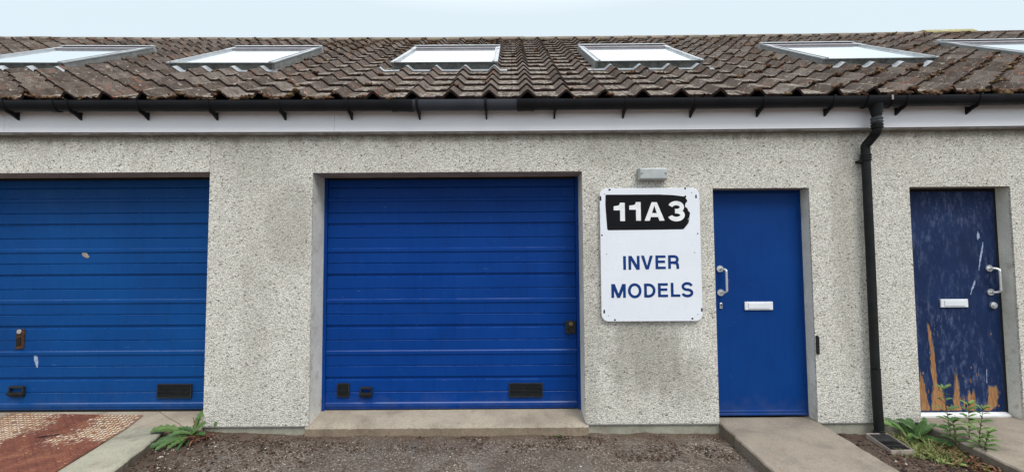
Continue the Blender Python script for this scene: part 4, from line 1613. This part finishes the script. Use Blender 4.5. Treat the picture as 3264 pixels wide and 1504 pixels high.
for i in range(ni):
    for j in range(nj):
        c = PA[0] + ex * (i + .5) * pitch + ey * (j + .5) * pitch
        if rt.random() < .04:
            continue
        a = radians(45 if (i + j) % 2 else -45) + rt.uniform(-.05, .05)
        d = Vector((cos(a), sin(a))); e = Vector((-sin(a), cos(a)))
        z = plz(c.x, c.y)
        hh = .0048 * rt.uniform(.6, 1.1)
        q = [c + d * .0185, c + e * .0085, c - d * .0185, c - e * .0085]
        t_ = [c + d * .014, c + e * .0055, c - d * .014, c - e * .0055]
        mb.faces([(p.x, p.y, z - .0005) for p in q] + [(p.x, p.y, z + hh) for p in t_], [(4, 5, 6, 7), (0, 1, 5, 4), (1, 2, 6, 5), (2, 3, 7, 6), (3, 0, 4, 7)], lift=1.0)
tr = mb.build('tread_pattern', m_plate, plate)
# lifting slot
mb = MB()
c0 = Vector((-3.84, -.19))
mb.face([(c0.x + .075 * cos(t) * cos(.5) - .014 * sin(t) * sin(.5), c0.y + .075 * cos(t) * sin(.5) + .014 * sin(t) * cos(.5), plz(c0.x, c0.y) + .0042) for t in [2 * pi * k / 20 for k in range(20)]])
mb.build('lifting_slot', m_seal, plate)

# ------------------------------------------------------------------ gravel, crumbs, plants
rg = random.Random(11)
mb = MB(); md = MB()


def on_hard(x, y):
    if 1.75 < x < 2.66 or 3.42 < x < 4.5:
        return True
    edge = -3.02 + (-y) * .33
    return x < edge


def scatter(n, xr, yr, sz, target, bias=0.0, dens=None):
    k = 0
    while k < n:
        x, y = rg.uniform(*xr), rg.uniform(*yr)
        if on_hard(x, y) or y > -.01:
            continue
        if dens and rg.random() > dens(x, y):
            continue
        k += 1
        r = rg.uniform(*sz) * (1 if rg.random() < .85 else 1.7)
        target.blob((x, y, gz(x, y) + r * .25 + .004 * nz(x, y, 0, 3)), r, r * rg.uniform(.6, 1), r * rg.uniform(.4, .75), rot=rg.uniform(0, 3), tint=min(1, max(0, rg.random() + bias)))


dl = lambda x, y: max(0, 1 - abs((x + 2.65 - (-.5) * (y + .3))) / .75) * max(.0, nz(x, y, 3, 6) + .55)
scatter(800, (-3.0, -1.7), (-1.15, -.02), (.0025, .0065), mb, -.12, dl)
scatter(2600, (-3.0, -1.3), (-1.15, -.02), (.003, .010), md, 0, lambda x, y: max(0, 1 - (x + 3.0) / 1.7))
wl = lambda x, y: max(0, nz(x, y, 8, 4) + .4) * max(0, 1 + y / .35)
scatter(3200, (-2.3, 1.75), (-.45, -.02), (.0025, .0085), md, .05, wl)
scatter(500, (-2.3, 1.75), (-.30, -.02), (.002, .005), mb, -.2, wl)
scatter(900, (.8, 1.75), (-.5, -.05), (.003, .008), md, 0, lambda x, y: max(0, nz(x, y, 12, 3) + .25))
scatter(300, (-1.8, 1.75), (-.6, -.02), (.002, .005), mb, -.1, None)
scatter(700, (-2.0, 1.75), (-1.3, -.1), (.002, .0045), mb, -.1, None)
scatter(1700, (2.66, 3.44), (-1.2, -.02), (.004, .013), md, 0, None)
scatter(240, (2.66, 3.44), (-1.2, -.02), (.003, .008), mb, -.25, None)
tag_o = mb.build('gravel', m_grav, None, kind='stuff')
tag(tag_o, 'pale loose gravel and harling chips scattered over the ground by the wall', 'gravel')
o = md.build('soil_crumbs', m_dirt, None, kind='stuff')
tag(o, 'dark crumbs of soil and dead moss lying along the foot of the wall', 'soil')


def leaf(mb, base, az, el, ln, wd, curl=.5, serr=0.0, tint=.5, fold=.25, seg=9, shape='dandelion', roll=0.0, stalk=.12):
    """one leaf blade: curved midrib, two halves folded along it, toothed edge"""
    base = Vector(base)
    pts = []
    p = base.copy()
    e = el
    for i in range(seg + 1):
        pts.append((p.copy(), e))
        d = Vector((cos(az) * cos(e), sin(az) * cos(e), sin(e)))
        p = p + d * (ln / seg)
        e -= curl / seg
    side = Vector((-sin(az), cos(az), 0))
    Lr, Rr, Cr = [], [], []
    for i, (q, e_) in enumerate(pts):
        t = i / seg
        if shape == 'dandelion':
            w = wd * (max(0.0, t - stalk) / (1 - stalk)) ** .6 * (1.05 - t) ** .45 * 1.1
        elif shape == 'lance':
            w = wd * sin(pi * min(1, max(0, t))) ** .8
        else:
            w = wd * (1 - t) ** .5
        w = max(w, wd * .04)
        if i == seg:
            w = wd * .02
        if serr and 0 < i < seg:
            w *= 1 + serr * (1 if i % 2 else -1)
        nrm = Vector((-cos(az) * sin(e_), -sin(az) * sin(e_), cos(e_)))
        sd = (side * cos(roll) + nrm * sin(roll))
        up_ = (nrm * cos(roll) - side * sin(roll))
        Cr.append(q); Lr.append(q + sd * w / 2 + up_ * w * fold * .5); Rr.append(q - sd * w / 2 + up_ * w * fold * .5)
    for i in range(seg):
        mb.face([Cr[i], Cr[i + 1], Lr[i + 1], Lr[i]], tint=tint)
        mb.face([Cr[i], Rr[i], Rr[i + 1], Cr[i + 1]], tint=min(1, tint + .08))


def stemtube(mb, pts, r, tint=.5):
    mb.tube(pts, r, 6, tint=tint)


# dandelion-like rosette at the foot of the left pier
rl = random.Random(21)
pb = Vector((-2.70, -.10, -.045))
pl1 = thing('weed_plant', tuple(pb), 'green rosette weed with toothed leaves at the wall foot beside the left concrete slab', 'weed')
mb = MB()
spec = [  # az deg, elevation deg, length, width, curl
    (186, 30, .33, .085, 1.0, .8), (200, 8, .27, .075, .7, .35), (172, 20, .25, .06, .9, .25), (222, 12, .30, .055, .9, .45), (238, 15, .26, .05, .9, .6),
    (215, 25, .22, .06, 1.2, .5), (250, 10, .24, .045, .7, .7), (275, 15, .20, .055, 1.1, .45), (295, 12, .17, .05, .8, .2), (160, 40, .17, .045, 1.2, .6),
    (75, 68, .20, .055, .5, .7), (100, 62, .17, .045, .5, .85), (20, 55, .16, .05, .7, .75), (340, 30, .15, .05, .9, .5), (190, 55, .18, .05, 1.5, .3), (205, 40, .2, .06, 1.4, .65)]
for az, el, ln, wd, cu, ti in spec:
    leaf(mb, pb + Vector((rl.uniform(-.03, .03), rl.uniform(-.02, .02), 0)), radians(az), radians(el + 6), ln * 1.05, wd * 1.45, cu, .22, ti, .3, 14, roll=(-.6 if cos(radians(az)) < 0 else .6) + rl.uniform(-.25, .25))
mb.build('foliage', m_leafA, pl1)
mb = MB()
leaf(mb, (-2.585, -.02, -.02), radians(60), radians(72), .24, .075, .35, .10, .9, .2, 14, roll=.5)
mb.build('leaf', m_leafA, pl1)
mb = MB()
for k in range(48):
    a = rl.uniform(0, 2 * pi)
    leaf(mb, pb + Vector((rl.uniform(-.02, .14), rl.uniform(-.05, .02), .01)), a, rl.uniform(-.1, .4), rl.uniform(.07, .2), .008, .6, 0, rl.random(), .2, 5, 'grass')
for k in range(10):
    leaf(mb, pb + Vector((rl.uniform(-.12, .1), rl.uniform(-.12, -.02), .015)), rl.uniform(3, 5), rl.uniform(-.1, .3), rl.uniform(.06, .12), .018, .8, 0, rl.random(), .4, 5, 'lance')
mb.build('dead_leaf', m_litter, pl1)
mb = MB()
stemtube(mb, [pb + Vector((-.10, .04, .05)), pb + Vector((-.17, .06, .09)), pb + Vector((-.30, .10, .13)), pb + Vector((-.42, .15, .17))], .0022)
stemtube(mb, [pb + Vector((.02, .01, .02)), pb + Vector((-.02, .05, .10)), pb + Vector((-.05, .06, .14))], .003)
stemtube(mb, [pb + Vector((.0, .01, .02)), pb + Vector((-.015, .04, .08)), pb + Vector((-.035, .05, .12))], .0028)
mb.build('dead_stem', m_stem, pl1)

# broad-leaved weed by the drain
pb2 = Vector((3.385, -.12, -.10))
pl2 = thing('weed_plant', tuple(pb2), 'broad leaved weed against the plinth between the drain cover and the navy door', 'weed')
mb = MB()
for k in range(21):
    az = rl.uniform(0, 360)
    back = 1 if sin(radians(az)) > 0 else 0
    leaf(mb, pb2 + Vector((rl.uniform(-.06, .06), rl.uniform(-.04, .04), 0)), radians(az), radians(rl.uniform(25, 55) + 22 * back), rl.uniform(.14, .27), rl.uniform(.07, .10), rl.uniform(.6, 1.5), .13, rl.uniform(.05, .8), .35, 13,
         roll=(-.5 if cos(radians(az)) < 0 else .5) + rl.uniform(-.4, .4))
mb.build('foliage', m_leafB, pl2)


# willowherb stems: each its own plant
def willow(base, h, lean, tint, label):
    b = Vector(base)
    t = thing('willowherb_plant', tuple(b), label, 'weed', 'upright leafy weeds by the navy door')
    mb = MB()
    n = 10
    path = [b + Vector((lean[0] * (k / n) ** 1.4, lean[1] * (k / n) ** 1.4, h * k / n)) for k in range(n + 1)]
    mb.tube(path, [.0038 - .0022 * k / n for k in range(n + 1)], 6, tint=.4)
    mb.build('stem', m_stem, t)
    mb = MB()
    a0 = rl.uniform(0, 6)
    for k in range(2, n + 1):
        q = path[k]
        for s_ in range(2 if k < n else 5):
            a = a0 + k * 1.57 + s_ * (pi if k < n else 2 * pi / 5)
            ln = (.095 if k < 8 else .07) * rl.uniform(.75, 1.15)
            leaf(mb, q, a, radians(38 if k < n else 58), ln, ln * .27, .9, 0, min(1, tint + rl.uniform(-.25, .3)), .35, 6, 'lance', roll=(-.5 if cos(a) < 0 else .5) + rl.uniform(-.3, .3))
    mb.build('foliage', m_leafB, t)


willow((3.50, -.30, -.045), .40, (-.02, .02), .6, 'tallest upright leafy weed, its tip before the foot of the navy door')
willow((3.60, -.35, -.03), .27, (.03, .02), .65, 'bushy upright weed just right of the tallest one, in front of the white door bar')
willow((3.56, -.46, -.05), .30, (.05, .0), .75, 'light green upright weed nearest the camera, rightmost of the leafy stems')
willow((3.47, -.38, -.07), .19, (.0, .02), .5, 'short upright weed between the tallest stem and the grass')
willow((3.53, -.52, -.07), .17, (.04, -.01), .8, 'lowest leafy shoot among the red dead leaves')

# grass tangle
mb = MB()
for k in range(950):
    x = rl.gauss(3.30, .14); y = rl.uniform(-.48, -.06)
    if x > 3.50 or x < 2.96:
        continue
    if 2.94 < x < 3.17 and -.40 < y:
        continue
    leaf(mb, (x, y, gz(x, y) + .002), rl.uniform(0, 2 * pi), rl.uniform(.3, 1.25), rl.uniform(.06, .20), rl.uniform(.003, .006), rl.uniform(1, 2.4), 0, rl.random(), .2, 6, 'grass')
for k in range(190):
    x = rl.uniform(3.16, 3.48); y = rl.uniform(-.62, -.2)
    leaf(mb, (x, y, gz(x, y) + .004), rl.uniform(0, 2 * pi), rl.uniform(.1, .8), rl.uniform(.04, .08), rl.uniform(.012, .026), 1.2, .1, rl.random() * .7, .3, 7, 'lance')
o = mb.build('grass', m_grass, None, kind='stuff')
tag(o, 'tangle of green and straw coloured grass between the drain cover and the right ramp', 'grass')
# dead leaves
mb = MB()
for k in range(300):
    x = rl.gauss(3.42, .09); y = rl.uniform(-.80, -.28)
    if x > 3.52 or x < 3.1:
        continue
    leaf(mb, (x, y, gz(x, y) + rl.uniform(.0, .045)), rl.uniform(0, 2 * pi), rl.uniform(-.3, .7), rl.uniform(.03, .08), rl.uniform(.010, .022), 1.5, 0, rl.random(), .5, 5, 'lance')
for k in range(60):
    x = rl.uniform(2.68, 3.4); y = rl.uniform(-.9, -.1)
    leaf(mb, (x, y, gz(x, y) + .012), rl.uniform(0, 2 * pi), rl.uniform(-.1, .3), rl.uniform(.02, .045), rl.uniform(.01, .018), .6, 0, rl.random(), .3, 4, 'lance')
o = mb.build('dead_leaves', m_litter, None, kind='stuff')
tag(o, 'dark red dead leaves heaped under the upright weeds beside the right ramp', 'dead leaves')
# small sprigs in the wall joint
for (wx, wy, lb) in ((.40, -.055, 'tiny green sprig growing in the joint under the middle garage sill'),):
    w_ = thing('weed_plant', (wx, wy, gz(wx, wy)), lb, 'weed')
    mb = MB()
    for k in range(9):
        leaf(mb, (wx + rl.uniform(-.01, .01), wy, gz(wx, wy) + .005), rl.uniform(0, 6.28), rl.uniform(.2, .9), rl.uniform(.03, .07), .009, 1.0, 0, rl.random(), .2, 5, 'lance')
    mb.build('foliage', m_leafB, w_)
# yellow-green moss along the right ramp
mb = MB()
for k in range(900):
    y = rl.uniform(-1.3, -.62)
    x = 3.44 + .04 * (y + .9) * -1 + rl.gauss(-.035, .035)
    if x > 3.47 or nz(x, y, 4, 9) < -.1:
        continue
    r = rl.uniform(.004, .012)
    mb.blob((x, y, gz(x, y) + rl.uniform(.0, .02)), r, r, r * .8, tint=rl.random())
o = mb.build('moss', m_mossg, None, kind='stuff')
tag(o, 'yellow green moss cushions along the edge of the right ramp', 'moss')
